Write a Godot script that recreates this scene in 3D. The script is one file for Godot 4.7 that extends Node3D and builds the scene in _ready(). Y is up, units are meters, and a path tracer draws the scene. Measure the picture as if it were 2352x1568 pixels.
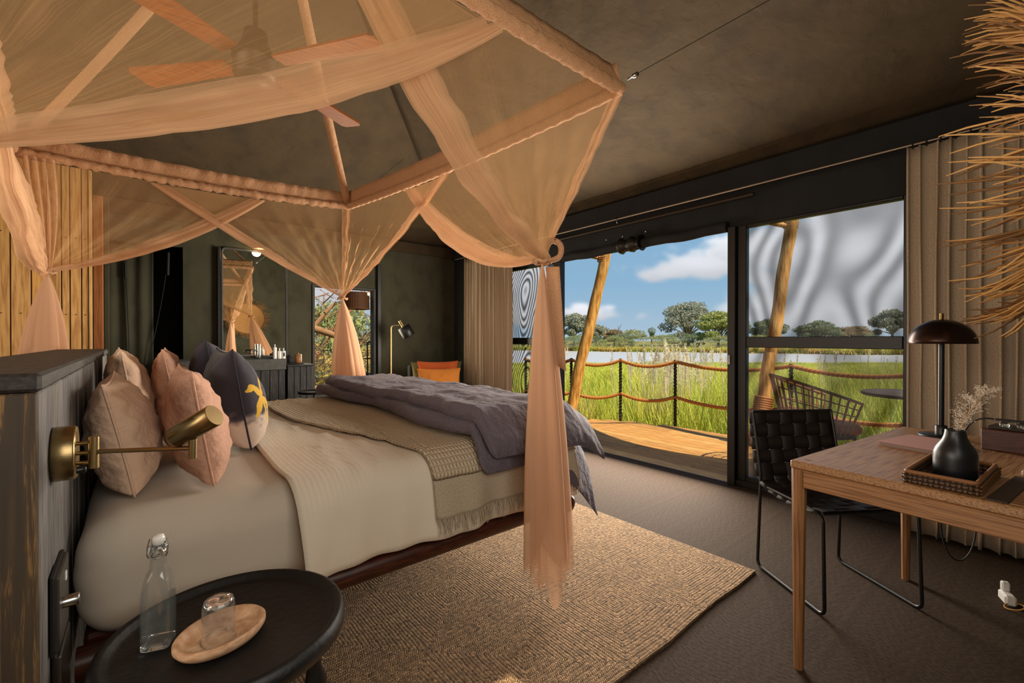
extends Node3D
# A safari tent bedroom beside a river: canopy bed, desk by the sliding screen doors, timber deck outside.
# Room axes: +X points at the door wall, -Z at the far washstand wall, y up; the camera stands over the origin.

var rng := RandomNumberGenerator.new()
var mats := {}
var taken := {}

func _ready():
	rng.seed = 7
	setup_view()
	setup_light()
	make_materials()
	build_shell()
	build_doors()
	build_far_wall()
	build_bed()
	build_pillows()
	build_canopy()
	build_ceiling_fan()
	build_headboard_things()
	build_side_table()
	build_desk()
	build_desk_things()
	build_chair()
	build_curtains()
	build_corner_seat()
	build_deck()
	build_deck_things()
	build_marsh()
	build_far_bank()
	build_thicket()

func setup_view():
	var cam = Camera3D.new(); cam.name = "camera"
	cam.fov = 75.09
	cam.near = 0.03; cam.far = 600.0
	cam.position = Vector3(0, 1.185, 0)
	cam.rotation_degrees = Vector3(-0.28, -40.0, 0)
	add_child(cam); cam.current = true
	var env = Environment.new()
	env.tonemap_mode = Environment.TONE_MAPPER_LINEAR
	env.tonemap_exposure = 1.06
	env.sdfgi_enabled = true; env.ssao_enabled = true; env.ssil_enabled = true
	env.background_mode = Environment.BG_SKY
	var sky = Sky.new(); var pm = PanoramaSkyMaterial.new()
	pm.panorama = sky_image(); pm.energy_multiplier = 1.0
	sky.sky_material = pm; env.sky = sky
	env.sky_rotation = Vector3(0, 0.0, 0)
	var we = WorldEnvironment.new(); we.name = "world_environment"; we.environment = env; add_child(we)

func setup_light():
	# afternoon sun from the right of the picture, high, slightly behind the tent
	var sun = DirectionalLight3D.new(); sun.name = "sun"
	sun.light_color = Color("ffebcc"); sun.light_energy = 2.1; sun.light_angular_distance = 0.6
	sun.shadow_enabled = true; sun.sky_mode = DirectionalLight3D.SKY_MODE_LIGHT_ONLY
	add_child(sun); sun.look_at_from_position(Vector3(0.1, 1.0, 0.7), Vector3.ZERO)
	# daylight at the door and washroom openings, plus two unseen lights out of view
	day("door_daylight", Vector3(3.62, 1.1, -2.55), 90, Vector2(1.85, 1.9), 21.0, Color("fff3e4"))
	day("unseen_side_light", Vector3(-2.6, 1.6, -1.6), -90, Vector2(3.0, 1.5), 9.0, Color("ffeed8"))  # unseen, placed out of view to light the bed and ceiling from the left
	day("unseen_near_light", Vector3(0.5, 1.6, 0.2), 0, Vector2(1.3, 1.0), 1.6, Color("fff0dc"))  # unseen, placed behind the camera to light the near side of bed and pillows
	day("washroom_daylight", Vector3(2.06, 1.2, -5.8), 180, Vector2(0.75, 1.2), 4.0, Color("fff0d0"))

func day(called, at, turn, size, energy, color):
	var a = AreaLight3D.new(); a.name = called; a.area_size = size; a.light_energy = energy
	a.light_color = color; a.position = at; a.rotation_degrees.y = turn; a.shadow_enabled = true
	a.area_range = 30.0; a.area_attenuation = 2.0
	add_child(a)

func sky_image():
	var w = 1024; var h = 512
	var data = PackedByteArray(); data.resize(w * h * 3)
	var n1 = FastNoiseLite.new(); n1.seed = 11; n1.frequency = 1.0; n1.fractal_octaves = 5; n1.noise_type = FastNoiseLite.TYPE_SIMPLEX_SMOOTH
	var zen = Color(0.42, 0.58, 0.76); var mid = Color(0.535, 0.69, 0.805); var low = Color(0.66, 0.745, 0.815)
	# cumulus banks: bearing, height, half widths (degrees), strength
	var banks = [[62.0, 8.6, 7.5, 2.6, 1.0], [66.5, 9.6, 5.0, 2.6, 0.9], [49.5, 3.2, 6.0, 1.3, 0.6], [69.0, 3.6, 4.5, 1.9, 0.9], [79.0, 6.0, 13.0, 14.0, 2.4], [90.0, 20.0, 18.0, 10.0, 0.8], [42.0, 5.0, 4.5, 7.0, 1.6], [18.0, 8.0, 15.0, 10.0, 2.4], [-30.0, 18.0, 25.0, 7.0, 0.7], [150.0, 15.0, 30.0, 8.0, 0.7], [-110.0, 12.0, 26.0, 6.0, 0.7]]
	for y in h:
		var el = (0.5 - (y + 0.5) / h) * PI
		var sy = sin(el); var cy = cos(el)
		var base = mid.lerp(zen, clampf((sy - 0.12) / 0.75, 0, 1)) if sy > 0.12 else low.lerp(mid, clampf(sy / 0.12, 0, 1))
		for x in w:
			var c = base
			if sy > 0.0:
				var az = (x + 0.5) / w * TAU
				var d = Vector3(cy * sin(az), sy * 2.2, -cy * cos(az))
				var p = d * 7.0
				var nv = n1.get_noise_3d(p.x, p.y, p.z)
				var v = -1.0
				var below = 0.0
				for b in banks:
					var dx = wrapf(rad_to_deg(az) - b[0], -180.0, 180.0) / b[2]; var dy = (rad_to_deg(el) - b[1]) / b[3]
					if dy < 0.0: dy *= 1.7
					var f = b[4] - (dx * dx + dy * dy) * b[4]
					if f > v:
						v = f; below = dy
				v += nv * 1.3 + 0.55 * n1.get_noise_3d(p.x * 2.7, p.y * 2.7, p.z * 2.7) + 0.15 * n1.get_noise_3d(d.x * 2.0, d.y * 2.0 + 5.0, d.z * 2.0)
				var k = smoothstep(0.05, 0.75, v) * smoothstep(0.0, 0.03, sy) * 0.92
				var lit = lerpf(0.76, 0.95, clampf(0.5 + 0.6 * below + 0.4 * nv, 0.0, 1.0))
				c = c.lerp(Color(lit, lit * 1.0, lit * 1.02), k)
			var i = (y * w + x) * 3
			data[i] = int(clampf(c.r, 0, 1) * 255); data[i + 1] = int(clampf(c.g, 0, 1) * 255); data[i + 2] = int(clampf(c.b, 0, 1) * 255)
	return ImageTexture.create_from_image(Image.create_from_data(w, h, false, Image.FORMAT_RGB8, data))

# ---------------------------------------------------------------- nodes
func numbered(called):
	if not taken.has(called):
		taken[called] = 0
		return called
	taken[called] += 1
	return "%s_%03d" % [called, taken[called]]

func thing(called, label, category, at = Vector3.ZERO, turn = 0.0, group = ""):
	var o = Node3D.new(); o.name = numbered(called); add_child(o)
	o.position = at; o.rotation_degrees.y = turn
	tag(o, label, category, group)
	return o

func tag(o, label, category, group = ""):
	o.set_meta("label", label); o.set_meta("category", category)
	if group: o.set_meta("group", group)

func put(called, g, m, parent = null):
	var o = MeshInstance3D.new()
	o.mesh = g.done() if g is G else g
	o.material_override = mats[m] if m is String else m
	if parent == null:
		o.name = numbered(called); add_child(o)
	else:
		o.name = called; parent.add_child(o, true)
	return o

# geometry written in room coordinates under a thing that stands at its own base
func putw(called, g, m, parent):
	var o = put(called, g, m, parent)
	var p = parent; var t = Transform3D()
	while p != self:
		t = p.transform * t; p = p.get_parent()
	o.transform = t.affine_inverse()
	return o

func struct(called, g, m):
	var o = put(called, g, m); o.set_meta("kind", "structure")
	return o

func shell(called):
	var o = Node3D.new(); o.name = numbered(called); add_child(o); o.set_meta("kind", "structure")
	return o

# ---------------------------------------------------------------- geometry
class G:
	var st := SurfaceTool.new()
	func _init():
		st.begin(Mesh.PRIMITIVE_TRIANGLES)
	func smooth(on):
		st.set_smooth_group(0 if on else -1)
	func done():
		st.generate_normals()
		return st.commit()
	func tri(a, b, c, ua = Vector2(), ub = Vector2(), uc = Vector2()):
		st.set_uv(ua); st.add_vertex(a); st.set_uv(uc); st.add_vertex(c); st.set_uv(ub); st.add_vertex(b)
	func quad(a, b, c, d, ua = Vector2(0, 0), ub = Vector2(1, 0), uc = Vector2(1, 1), ud = Vector2(0, 1)):
		tri(a, b, c, ua, ub, uc); tri(a, c, d, ua, uc, ud)
	func face(pts, away):  # convex polygon turned away from a point
		var nrm = (pts[1] - pts[0]).cross(pts[2] - pts[0])
		var p = pts.duplicate()
		if nrm.dot(pts[0] - away) < 0: p.reverse()
		for i in range(1, p.size() - 1): tri(p[0], p[i], p[i + 1])
	func box(c, s, b = 0.003, bas = Basis()):
		smooth(false)
		var h = s * 0.5
		b = minf(b, minf(h.x, minf(h.y, h.z)) * 0.9)
		var q = {}
		for sx in [-1, 1]:
			for sy in [-1, 1]:
				for sz in [-1, 1]:
					q[Vector3i(sx, sy, sz)] = [c + bas * Vector3(sx * h.x, sy * (h.y - b), sz * (h.z - b)), c + bas * Vector3(sx * (h.x - b), sy * h.y, sz * (h.z - b)), c + bas * Vector3(sx * (h.x - b), sy * (h.y - b), sz * h.z)]
		for sgn in [-1, 1]:
			face([q[Vector3i(sgn, -1, -1)][0], q[Vector3i(sgn, 1, -1)][0], q[Vector3i(sgn, 1, 1)][0], q[Vector3i(sgn, -1, 1)][0]], c)
			face([q[Vector3i(-1, sgn, -1)][1], q[Vector3i(1, sgn, -1)][1], q[Vector3i(1, sgn, 1)][1], q[Vector3i(-1, sgn, 1)][1]], c)
			face([q[Vector3i(-1, -1, sgn)][2], q[Vector3i(1, -1, sgn)][2], q[Vector3i(1, 1, sgn)][2], q[Vector3i(-1, 1, sgn)][2]], c)
			for s2 in [-1, 1]:
				face([q[Vector3i(sgn, s2, -1)][0], q[Vector3i(sgn, s2, 1)][0], q[Vector3i(sgn, s2, 1)][1], q[Vector3i(sgn, s2, -1)][1]], c)
				face([q[Vector3i(sgn, -1, s2)][0], q[Vector3i(sgn, 1, s2)][0], q[Vector3i(sgn, 1, s2)][2], q[Vector3i(sgn, -1, s2)][2]], c)
				face([q[Vector3i(-1, sgn, s2)][1], q[Vector3i(1, sgn, s2)][1], q[Vector3i(1, sgn, s2)][2], q[Vector3i(-1, sgn, s2)][2]], c)
				for s3 in [-1, 1]: face(q[Vector3i(sgn, s2, s3)], c)
		return self
	func ab(a, b, bev = 0.003):  # box between two corners
		return box((a + b) * 0.5, (b - a).abs(), bev)
	func prism(pts, y0, y1):  # upright prism over a convex outline of (x, z)
		smooth(false)
		var mid = Vector3()
		for p in pts: mid += Vector3(p.x, (y0 + y1) / 2, p.y) / pts.size()
		var lo = []; var hi = []
		for p in pts:
			lo.append(Vector3(p.x, y0, p.y)); hi.append(Vector3(p.x, y1, p.y))
		face(lo, mid); face(hi, mid)
		for i in pts.size():
			var j = (i + 1) % pts.size()
			face([lo[i], lo[j], hi[j], hi[i]], mid)
		return self
	func tube(pts, r, k = 10, caps = true):
		smooth(true)
		var n = pts.size(); var rings = []
		var t0 = (pts[1] - pts[0]).normalized()
		var up = t0.cross(Vector3.UP if absf(t0.y) < 0.9 else Vector3.RIGHT).normalized()
		var run = 0.0; var vs = []
		for i in n:
			var t = ((pts[mini(i + 1, n - 1)] - pts[maxi(i - 1, 0)])).normalized()
			up = (up - t * up.dot(t)).normalized()
			var side = t.cross(up)
			var rr = r[i] if r is Array else r
			var ring = []
			for j in k:
				var a = TAU * j / k
				ring.append(pts[i] + (up * cos(a) + side * sin(a)) * rr)
			rings.append(ring)
			if i > 0: run += pts[i].distance_to(pts[i - 1])
			vs.append(run)
		for i in n - 1:
			for j in k:
				var j2 = (j + 1) % k
				quad(rings[i][j], rings[i][j2], rings[i + 1][j2], rings[i + 1][j], Vector2(float(j) / k, vs[i]), Vector2(float(j + 1) / k, vs[i]), Vector2(float(j + 1) / k, vs[i + 1]), Vector2(float(j) / k, vs[i + 1]))
		if caps:
			smooth(false)
			face(rings[0], pts[0] + t0 * 0.01 + t0); face(rings[n - 1], pts[n - 1] + (pts[n - 2] - pts[n - 1]))
		return self
	func rod(a, b, r, k = 10):
		return tube([a, b], r, k)
	func lathe(prof, t = Transform3D(), k = 32):  # (radius, height) from bottom up outside
		smooth(true)
		for i in prof.size() - 1:
			var p = prof[i]; var q = prof[i + 1]
			for j in k:
				var a = TAU * j / k; var b = TAU * (j + 1) / k
				var p1 = t * Vector3(p.x * cos(a), p.y, p.x * sin(a)); var p2 = t * Vector3(p.x * cos(b), p.y, p.x * sin(b))
				var q1 = t * Vector3(q.x * cos(a), q.y, q.x * sin(a)); var q2 = t * Vector3(q.x * cos(b), q.y, q.x * sin(b))
				var u1 = Vector2(float(j) / k, p.y); var u2 = Vector2(float(j + 1) / k, p.y); var u3 = Vector2(float(j + 1) / k, q.y); var u4 = Vector2(float(j) / k, q.y)
				if p.x > 1e-5: tri(p1, q2, p2, u1, u3, u2)
				if q.x > 1e-5: tri(p1, q1, q2, u1, u4, u3)
		return self
	func ball(c, r, k = 12):
		var prof = []
		for i in k / 2 + 1:
			var a = -PI / 2 + PI * i / (k / 2)
			prof.append(Vector2(maxf(r * cos(a), 0.0), r * sin(a)))
		return lathe(prof, Transform3D(Basis(), c), k)
	func sheet(nu, nv, f, us = 1.0, vs = 1.0):
		smooth(true)
		var p = []
		for i in nu + 1:
			var row = PackedVector3Array()
			for j in nv + 1: row.append(f.call(float(i) / nu, float(j) / nv))
			p.append(row)
		for i in nu:
			for j in nv:
				quad(p[i][j], p[i + 1][j], p[i + 1][j + 1], p[i][j + 1], Vector2(us * i / nu, vs * j / nv), Vector2(us * (i + 1) / nu, vs * j / nv), Vector2(us * (i + 1) / nu, vs * (j + 1) / nv), Vector2(us * i / nu, vs * (j + 1) / nv))
		return self
	func cloth(nu, nv, f, th, us = 1.0, vs = 1.0):  # a sheet with thickness, closed at its edges; th runs against the front side
		smooth(true)
		var p = []
		for i in nu + 1:
			var row = PackedVector3Array()
			for j in nv + 1: row.append(f.call(float(i) / nu, float(j) / nv))
			p.append(row)
		var q = []
		for i in nu + 1:
			var row = PackedVector3Array()
			for j in nv + 1:
				var du = p[mini(i + 1, nu)][j] - p[maxi(i - 1, 0)][j]; var dv = p[i][mini(j + 1, nv)] - p[i][maxi(j - 1, 0)]
				row.append(p[i][j] - du.cross(dv).normalized() * th)
			q.append(row)
		for i in nu:
			for j in nv:
				var a = Vector2(us * i / nu, vs * j / nv); var b = Vector2(us * (i + 1) / nu, vs * j / nv); var c = Vector2(us * (i + 1) / nu, vs * (j + 1) / nv); var d = Vector2(us * i / nu, vs * (j + 1) / nv)
				quad(p[i][j], p[i + 1][j], p[i + 1][j + 1], p[i][j + 1], a, b, c, d)
				quad(q[i][j + 1], q[i + 1][j + 1], q[i + 1][j], q[i][j], d, c, b, a)
		for i in nu:
			quad(p[i][0], q[i][0], q[i + 1][0], p[i + 1][0]); quad(p[i + 1][nv], q[i + 1][nv], q[i][nv], p[i][nv])
		for j in nv:
			quad(p[0][j + 1], q[0][j + 1], q[0][j], p[0][j]); quad(p[nu][j], q[nu][j], q[nu][j + 1], p[nu][j + 1])
		return self
	func rbox(c, s, r, n = 6, m = 8, disp = null):  # soft box; disp moves each point (position, outward) -> position
		smooth(true)
		var h = s * 0.5
		var ts = func(hh):
			var l = []
			var e = clampf(r / hh, 0.02, 0.98)
			for i in n: l.append(-1.0 + e * i / n)
			for i in m + 1: l.append(-1.0 + e + (2.0 - 2.0 * e) * i / m)
			for i in range(n - 1, -1, -1): l.append(1.0 - e * i / n)
			return l
		var tx = ts.call(h.x); var ty = ts.call(h.y); var tz = ts.call(h.z)
		var core = (h - Vector3(r, r, r)).max(Vector3.ZERO)
		var at = func(v):
			var p = v * h
			var q = p.clamp(-core, core)
			var o = (p - q)
			var nn = o.normalized() if o.length() > 1e-9 else v.normalized()
			var w = c + q + nn * r
			return disp.call(w, nn) if disp != null else w
		for sgn in [-1.0, 1.0]:
			_side(ty, tz, func(a, b): return at.call(Vector3(sgn, a, b)), sgn > 0)
			_side(tz, tx, func(a, b): return at.call(Vector3(b, sgn, a)), sgn > 0)
			_side(tx, ty, func(a, b): return at.call(Vector3(a, b, sgn)), sgn > 0)
		return self
	func _side(ta, tb, f, out):
		var p = []
		for a in ta:
			var row = PackedVector3Array()
			for b in tb: row.append(f.call(a, b))
			p.append(row)
		for i in ta.size() - 1:
			for j in tb.size() - 1:
				var ua = Vector2(ta[i], tb[j]); var uc = Vector2(ta[i + 1], tb[j + 1])
				if out: quad(p[i][j], p[i + 1][j], p[i + 1][j + 1], p[i][j + 1], ua, Vector2(uc.x, ua.y), uc, Vector2(ua.x, uc.y))
				else: quad(p[i][j], p[i][j + 1], p[i + 1][j + 1], p[i + 1][j], ua, Vector2(ua.x, uc.y), uc, Vector2(uc.x, ua.y))

func bez(a, b, c, n):
	var l = []
	for i in n + 1:
		var t = float(i) / n
		l.append(a.lerp(b, t).lerp(b.lerp(c, t), t))
	return l

# a bent rod: straight runs joined by rounded corners
func bent(pts, r, k = 5):
	var l = [pts[0]]
	for i in range(1, pts.size() - 1):
		var a = pts[i] + (pts[i - 1] - pts[i]).normalized() * r; var c = pts[i] + (pts[i + 1] - pts[i]).normalized() * r
		l.append_array(bez(a, pts[i], c, k))
	l.append(pts[-1])
	return l

func noise(sd, freq, oct = 3):
	var n = FastNoiseLite.new(); n.seed = sd; n.frequency = freq; n.fractal_octaves = oct
	n.noise_type = FastNoiseLite.TYPE_SIMPLEX_SMOOTH
	return n

# ---------------------------------------------------------------- materials
func ntex(sd, freq, cols = null, oct = 4, warp = 0.0, size = 512, type = FastNoiseLite.TYPE_SIMPLEX_SMOOTH):
	var n = FastNoiseLite.new(); n.seed = sd; n.frequency = freq; n.fractal_octaves = oct; n.noise_type = type
	if warp > 0.0:
		n.domain_warp_enabled = true; n.domain_warp_amplitude = warp; n.domain_warp_frequency = freq * 0.7
	var t = NoiseTexture2D.new(); t.width = size; t.height = size; t.seamless = true; t.noise = n
	if cols != null:
		var r = Gradient.new(); var offs = PackedFloat32Array(); var cc = PackedColorArray()
		for c in cols:
			offs.append(c[0]); cc.append(Color(c[1]))
		r.offsets = offs; r.colors = cc; t.color_ramp = r
	return t

func M(called, hex, rough = 0.8, o = {}):
	var m = StandardMaterial3D.new(); m.resource_name = called
	m.albedo_color = Color(hex); m.roughness = rough
	m.metallic = o.get("metal", 0.0); m.metallic_specular = o.get("spec", 0.5)
	if o.has("tex"): m.albedo_texture = o.tex
	if o.has("bump"):
		m.heightmap_enabled = true; m.heightmap_texture = o.bump; m.heightmap_scale = o.get("bs", 0.1)
	if o.has("tri"):
		m.uv1_triplanar = true; m.uv1_scale = o.tri; m.uv1_offset = o.get("off", Vector3.ZERO); m.uv1_triplanar_sharpness = 4.0
		m.uv1_world_triplanar = o.get("world", false)
	elif o.has("uv"): m.uv1_scale = o.uv
	if o.has("alpha"):
		m.transparency = BaseMaterial3D.TRANSPARENCY_ALPHA; m.albedo_color.a = o.alpha
		m.cull_mode = BaseMaterial3D.CULL_DISABLED
	if o.has("back"):
		m.backlight_enabled = true; m.backlight = Color(o.back, o.back, o.back); m.cull_mode = BaseMaterial3D.CULL_DISABLED
	if o.has("rim"):
		m.rim_enabled = true; m.rim = o.rim; m.rim_tint = 0.6
	if o.has("coat"):
		m.clearcoat_enabled = true; m.clearcoat = o.coat; m.clearcoat_roughness = o.get("coatr", 0.3)
	if o.has("emit"):
		m.emission_enabled = true; m.emission = Color(hex); m.emission_energy_multiplier = o.emit
	if o.has("vc"): m.vertex_color_use_as_albedo = true
	if o.has("glass"):
		m.refraction_enabled = true; m.refraction_scale = o.glass; m.albedo_color.a = 0.02
		m.transparency = BaseMaterial3D.TRANSPARENCY_ALPHA
	mats[called] = m
	return m

func image_of(w, h, f):  # f(x, y) in 0..1 gives a colour
	var data = PackedByteArray(); data.resize(w * h * 4)
	for y in h:
		for x in w:
			var c = f.call((x + 0.5) / w, (y + 0.5) / h)
			var i = (y * w + x) * 4
			data[i] = c.r8; data[i + 1] = c.g8; data[i + 2] = c.b8; data[i + 3] = c.a8
	return ImageTexture.create_from_image(Image.create_from_data(w, h, false, Image.FORMAT_RGBA8, data))

func make_materials():
	var weave = image_of(64, 64, func(x, y):
		var a = 0.5 + 0.5 * sin(x * TAU * 8.0); var b = 0.5 + 0.5 * sin(y * TAU * 8.0)
		var odd = (int(x * 8.0) + int(y * 8.0)) % 2 == 0
		var v = a if odd else b
		return Color(v, v, v))
	var fine = ntex(3, 0.03, null, 5)
	var mottled = ntex(5, 0.012, [[0.0, "c8c8c8"], [0.5, "f0f0f0"], [1.0, "ffffff"]], 5)
	var linen = ntex(8, 0.09, [[0.0, "b9b9b9"], [0.45, "ececec"], [1.0, "ffffff"]], 3)
	var crease = ntex(12, 0.012, null, 4, 40.0)
	# canvas
	M("roof_canvas", "483820", 0.9, {"tex": mottled, "tri": Vector3(0.5, 0.5, 0.5), "bump": crease, "bs": 0.9})
	M("wall_canvas", "4b4936", 0.9, {"tex": mottled, "tri": Vector3(0.6, 0.4, 0.6), "bump": crease, "bs": 0.5})
	M("dark_canvas", "26261f", 0.92, {"tex": mottled, "tri": Vector3(0.6, 0.4, 0.6), "bump": crease, "bs": 0.4})
	M("navy_canvas", "1d1e22", 0.85, {"tex": mottled, "tri": Vector3(0.6, 0.6, 0.6), "bump": crease, "bs": 0.3})
	M("frame_black", "100e0d", 0.45, {"bump": fine, "bs": 0.02, "tri": Vector3(3, 3, 3)})
	M("black_metal", "0f0f10", 0.4, {"spec": 0.5})
	M("matte_black", "111010", 0.85, {"spec": 0.15})
	M("cord_black", "0c0c0c", 0.6)
	M("rod_brown", "33261e", 0.5)
	M("rail_pale", "a89684", 0.4, {"metal": 0.6})
	M("steel", "b8b8b4", 0.25, {"metal": 1.0})
	M("brass", "a08a60", 0.32, {"metal": 1.0, "bump": fine, "bs": 0.01, "tri": Vector3(4, 30, 4)})
	M("brass_dark", "6d5630", 0.35, {"metal": 1.0})
	M("bronze", "3a2a24", 0.3, {"metal": 0.85})
	# timber
	var pine = ntex(21, 0.02, [[0.0, "94703c"], [0.3, "b8925a"], [0.55, "ccaa70"], [0.8, "d8b87e"], [1.0, "b89258"]], 4, 30.0)
	for i in 4:
		M("pine_%d" % i, ["fff2d8", "f0dcc0", "ffe6bc", "e2cda8"][i], 0.6, {"tex": pine, "tri": Vector3(5.0, 0.35, 5.0), "off": Vector3(i * 0.37, i * 0.21, i * 0.53), "bump": fine, "bs": 0.04})
	M("pine_red", "e0a37c", 0.55, {"tex": pine, "tri": Vector3(6.0, 0.35, 6.0)})
	var ash = ntex(31, 0.02, [[0.0, "3c3a38"], [0.35, "5a5754"], [0.6, "74716e"], [0.85, "8d8a86"], [1.0, "a49e96"]], 5, 15.0)
	for i in 3:
		M("ash_%d" % i, ["ffffff", "dadce0", "eceae6"][i], 0.6, {"tex": ash, "tri": Vector3(14.0, 0.5, 14.0), "off": Vector3(i * 0.31, i * 0.4, i * 0.17), "bump": ash, "bs": 0.12})
	var burnt = ntex(36, 0.014, [[0.0, "332d25"], [0.46, "423829"], [0.535, "4a3d2c"], [0.565, "8a6a3c"], [0.60, "483a28"], [1.0, "352e26"]], 3, 50.0)
	M("burnt_end", "ffffff", 0.6, {"tex": burnt, "tri": Vector3(3.6, 0.16, 3.6), "bump": burnt, "bs": 0.1})
	M("burnt_cap", "6e6a66", 0.6, {"tex": ash, "tri": Vector3(6.0, 6.0, 0.6), "bump": ash, "bs": 0.1})
	M("burnt_dark", "bcb8b4", 0.65, {"tex": ntex(38, 0.02, [[0.0, "131314"], [0.5, "2a2a2b"], [0.75, "454240"], [1.0, "6b635a"]], 4, 25.0), "tri": Vector3(6.0, 0.5, 6.0), "bump": fine, "bs": 0.08})
	var oak = ntex(41, 0.018, [[0.0, "6a4c32"], [0.28, "8a6848"], [0.5, "a27e5a"], [0.75, "b08d68"], [1.0, "94724e"]], 5, 45.0)
	M("oak_long", "f2ddc8", 0.42, {"tex": oak, "tri": Vector3(0.4, 15.0, 15.0), "bump": oak, "bs": 0.05, "spec": 0.5})
	M("oak_cross", "f2ddc8", 0.45, {"tex": oak, "tri": Vector3(15.0, 15.0, 0.4), "bump": oak, "bs": 0.05})
	M("oak_up", "e8cfb4", 0.5, {"tex": oak, "tri": Vector3(9.0, 0.35, 9.0), "bump": oak, "bs": 0.04})
	M("oak_top_glare", "fff2e2", 0.36, {"tex": oak, "tri": Vector3(0.55, 12.0, 12.0), "bump": oak, "bs": 0.03, "spec": 0.6})  # paler oak copy: window glare on the desk top is put into its colour
	M("box_walnut", "7a4c30", 0.45, {"tex": oak, "tri": Vector3(1.5, 8.0, 1.5), "bump": oak, "bs": 0.03})
	M("bed_rail", "5a2a14", 0.38, {"tex": ntex(44, 0.02, [[0.0, "7a5a48"], [1.0, "ffffff"]], 4, 20.0), "tri": Vector3(1.0, 8.0, 8.0)})
	var plankt = ntex(47, 0.02, [[0.0, "8c6c40"], [0.35, "b4915a"], [0.6, "caa86e"], [0.85, "d6b67c"], [1.0, "a4864e"]], 5, 25.0)
	for i in 4:
		M("deck_%d" % i, ["fff0d6", "e8d4b4", "f6dfba", "d8c4a4"][i], 0.75, {"tex": plankt, "tri": Vector3(7.0, 7.0, 0.4), "off": Vector3(i * 0.41, 0, i * 0.23), "bump": plankt, "bs": 0.15})
	M("sill_pine", "fff0c8", 0.65, {"tex": pine, "tri": Vector3(6.0, 6.0, 0.4)})
	M("pole_wood", "e6cc94", 0.65, {"tex": ntex(52, 0.012, [[0.0, "7a5a30"], [0.3, "c49c5c"], [0.7, "f0d29a"], [1.0, "fff0d0"]], 4, 30.0), "tri": Vector3(3.0, 0.5, 3.0), "bump": fine, "bs": 0.3})
	# floor and rug
	var mat_weave = ntex(61, 0.05, [[0.0, "5a5048"], [0.5, "a79b8e"], [1.0, "e8ddd0"]], 3)
	M("floor_weave", "6a5f56", 0.85, {"tex": mat_weave, "tri": Vector3(12.0, 12.0, 1.2), "bump": weave, "bs": 0.05, "world": true, "spec": 0.22})
	mats["floor_weave"].uv1_scale = Vector3(10.0, 10.0, 1.6)
	M("jute_rug", "ffffff", 0.95, {"tex": rug_tex(false), "bump": rug_tex(true), "bs": 1.1})
	# cloth
	M("mattress_cotton", "d8ccba", 0.9, {"tex": linen, "tri": Vector3(11, 11, 11), "rim": 0.2})
	M("coverlet_cotton", "e0d4c0", 0.92, {"bump": rib_tex(), "bs": 0.09, "rim": 0.2})
	M("waffle_cotton", "cdba9c", 0.92, {"bump": waffle_tex(), "bs": 0.9, "rim": 0.25})
	M("throw_border", "c0b096", 0.92, {"tex": linen, "tri": Vector3(3, 3, 3), "rim": 0.25})
	M("duvet_linen", "665d66", 0.9, {"tex": linen, "tri": Vector3(2, 2, 2), "bump": ntex(66, 0.016, null, 5, 50.0), "bs": 0.9, "rim": 0.5})
	M("pillow_peach", "ecc8aa", 0.9, {"tex": linen, "tri": Vector3(12, 12, 12), "bump": ntex(67, 0.005, null, 2, 30.0), "bs": 0.35, "rim": 0.3})
	M("pillow_rose", "dba88c", 0.9, {"tex": linen, "tri": Vector3(12, 12, 12), "bump": ntex(68, 0.006, null, 2, 30.0), "bs": 0.4, "rim": 0.3})
	M("pillow_night", "ffffff", 0.92, {"tex": ombre_tex(), "bump": fine, "bs": 0.1, "rim": 0.3})
	M("night_plain", "2e2a34", 0.92, {"bump": fine, "bs": 0.1, "rim": 0.3})
	M("night_seam", "26232a", 0.9)
	M("cushion_orange", "bc701f", 0.92, {"tex": linen, "tri": Vector3(3, 3, 3), "bump": fine, "bs": 0.2, "rim": 0.3})
	M("cushion_rust", "b4501a", 0.92, {"tex": linen, "tri": Vector3(3, 3, 3), "rim": 0.3})
	M("cushion_olive", "62592f", 0.92, {"tex": linen, "tri": Vector3(3, 3, 3), "rim": 0.3})
	M("chair_dark", "1c1b1a", 0.8)
	M("curtain_linen", "c8b49c", 0.92, {"tex": linen, "tri": Vector3(2.5, 2.5, 2.5), "bump": linen, "bs": 0.05, "back": 0.35})
	M("net_sheer", "d8aa76", 0.9, {"tex": net_tex(), "alpha": 1.0, "back": 0.6})
	M("net_hem", "daad84", 0.9, {"tex": hem_tex(), "alpha": 1.0, "back": 0.7})
	M("net_drape", "dfb08a", 0.9, {"tex": drape_tex(), "alpha": 1.0, "back": 0.7})
	M("net_cotton", "d6a47a", 0.92, {"tex": linen, "tri": Vector3(3, 3, 3), "bump": crease, "bs": 0.4, "back": 0.5})
	M("screen_mesh", "a8a8a4", 0.9, {"tex": moire_tex(1.0, 0.0), "alpha": 1.0, "back": 1.2})
	M("screen_mesh_tight", "98988f", 0.9, {"tex": moire_tex(3.4, 0.25), "alpha": 1.0, "back": 1.2})
	M("leather_black", "1f1b1a", 0.58, {"bump": fine, "bs": 0.05, "tri": Vector3(2, 2, 2), "spec": 0.38})
	M("leather_brown", "2e221b", 0.5, {"bump": fine, "bs": 0.06, "tri": Vector3(2, 2, 2)})
	# small things
	M("table_black", "0d0d0d", 0.5, {"tex": mottled, "tri": Vector3(3, 3, 3), "bump": ntex(71, 0.02, null, 5, 30.0), "bs": 0.12})
	M("plate_wood", "e2bc98", 0.6, {"tex": ntex(72, 0.02, [[0.0, "c8b098"], [1.0, "ffffff"]], 4, 20.0), "tri": Vector3(3, 10, 3), "bump": fine, "bs": 0.05})
	M("clear_glass", "f2f8f6", 0.03, {"glass": 0.05})
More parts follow.
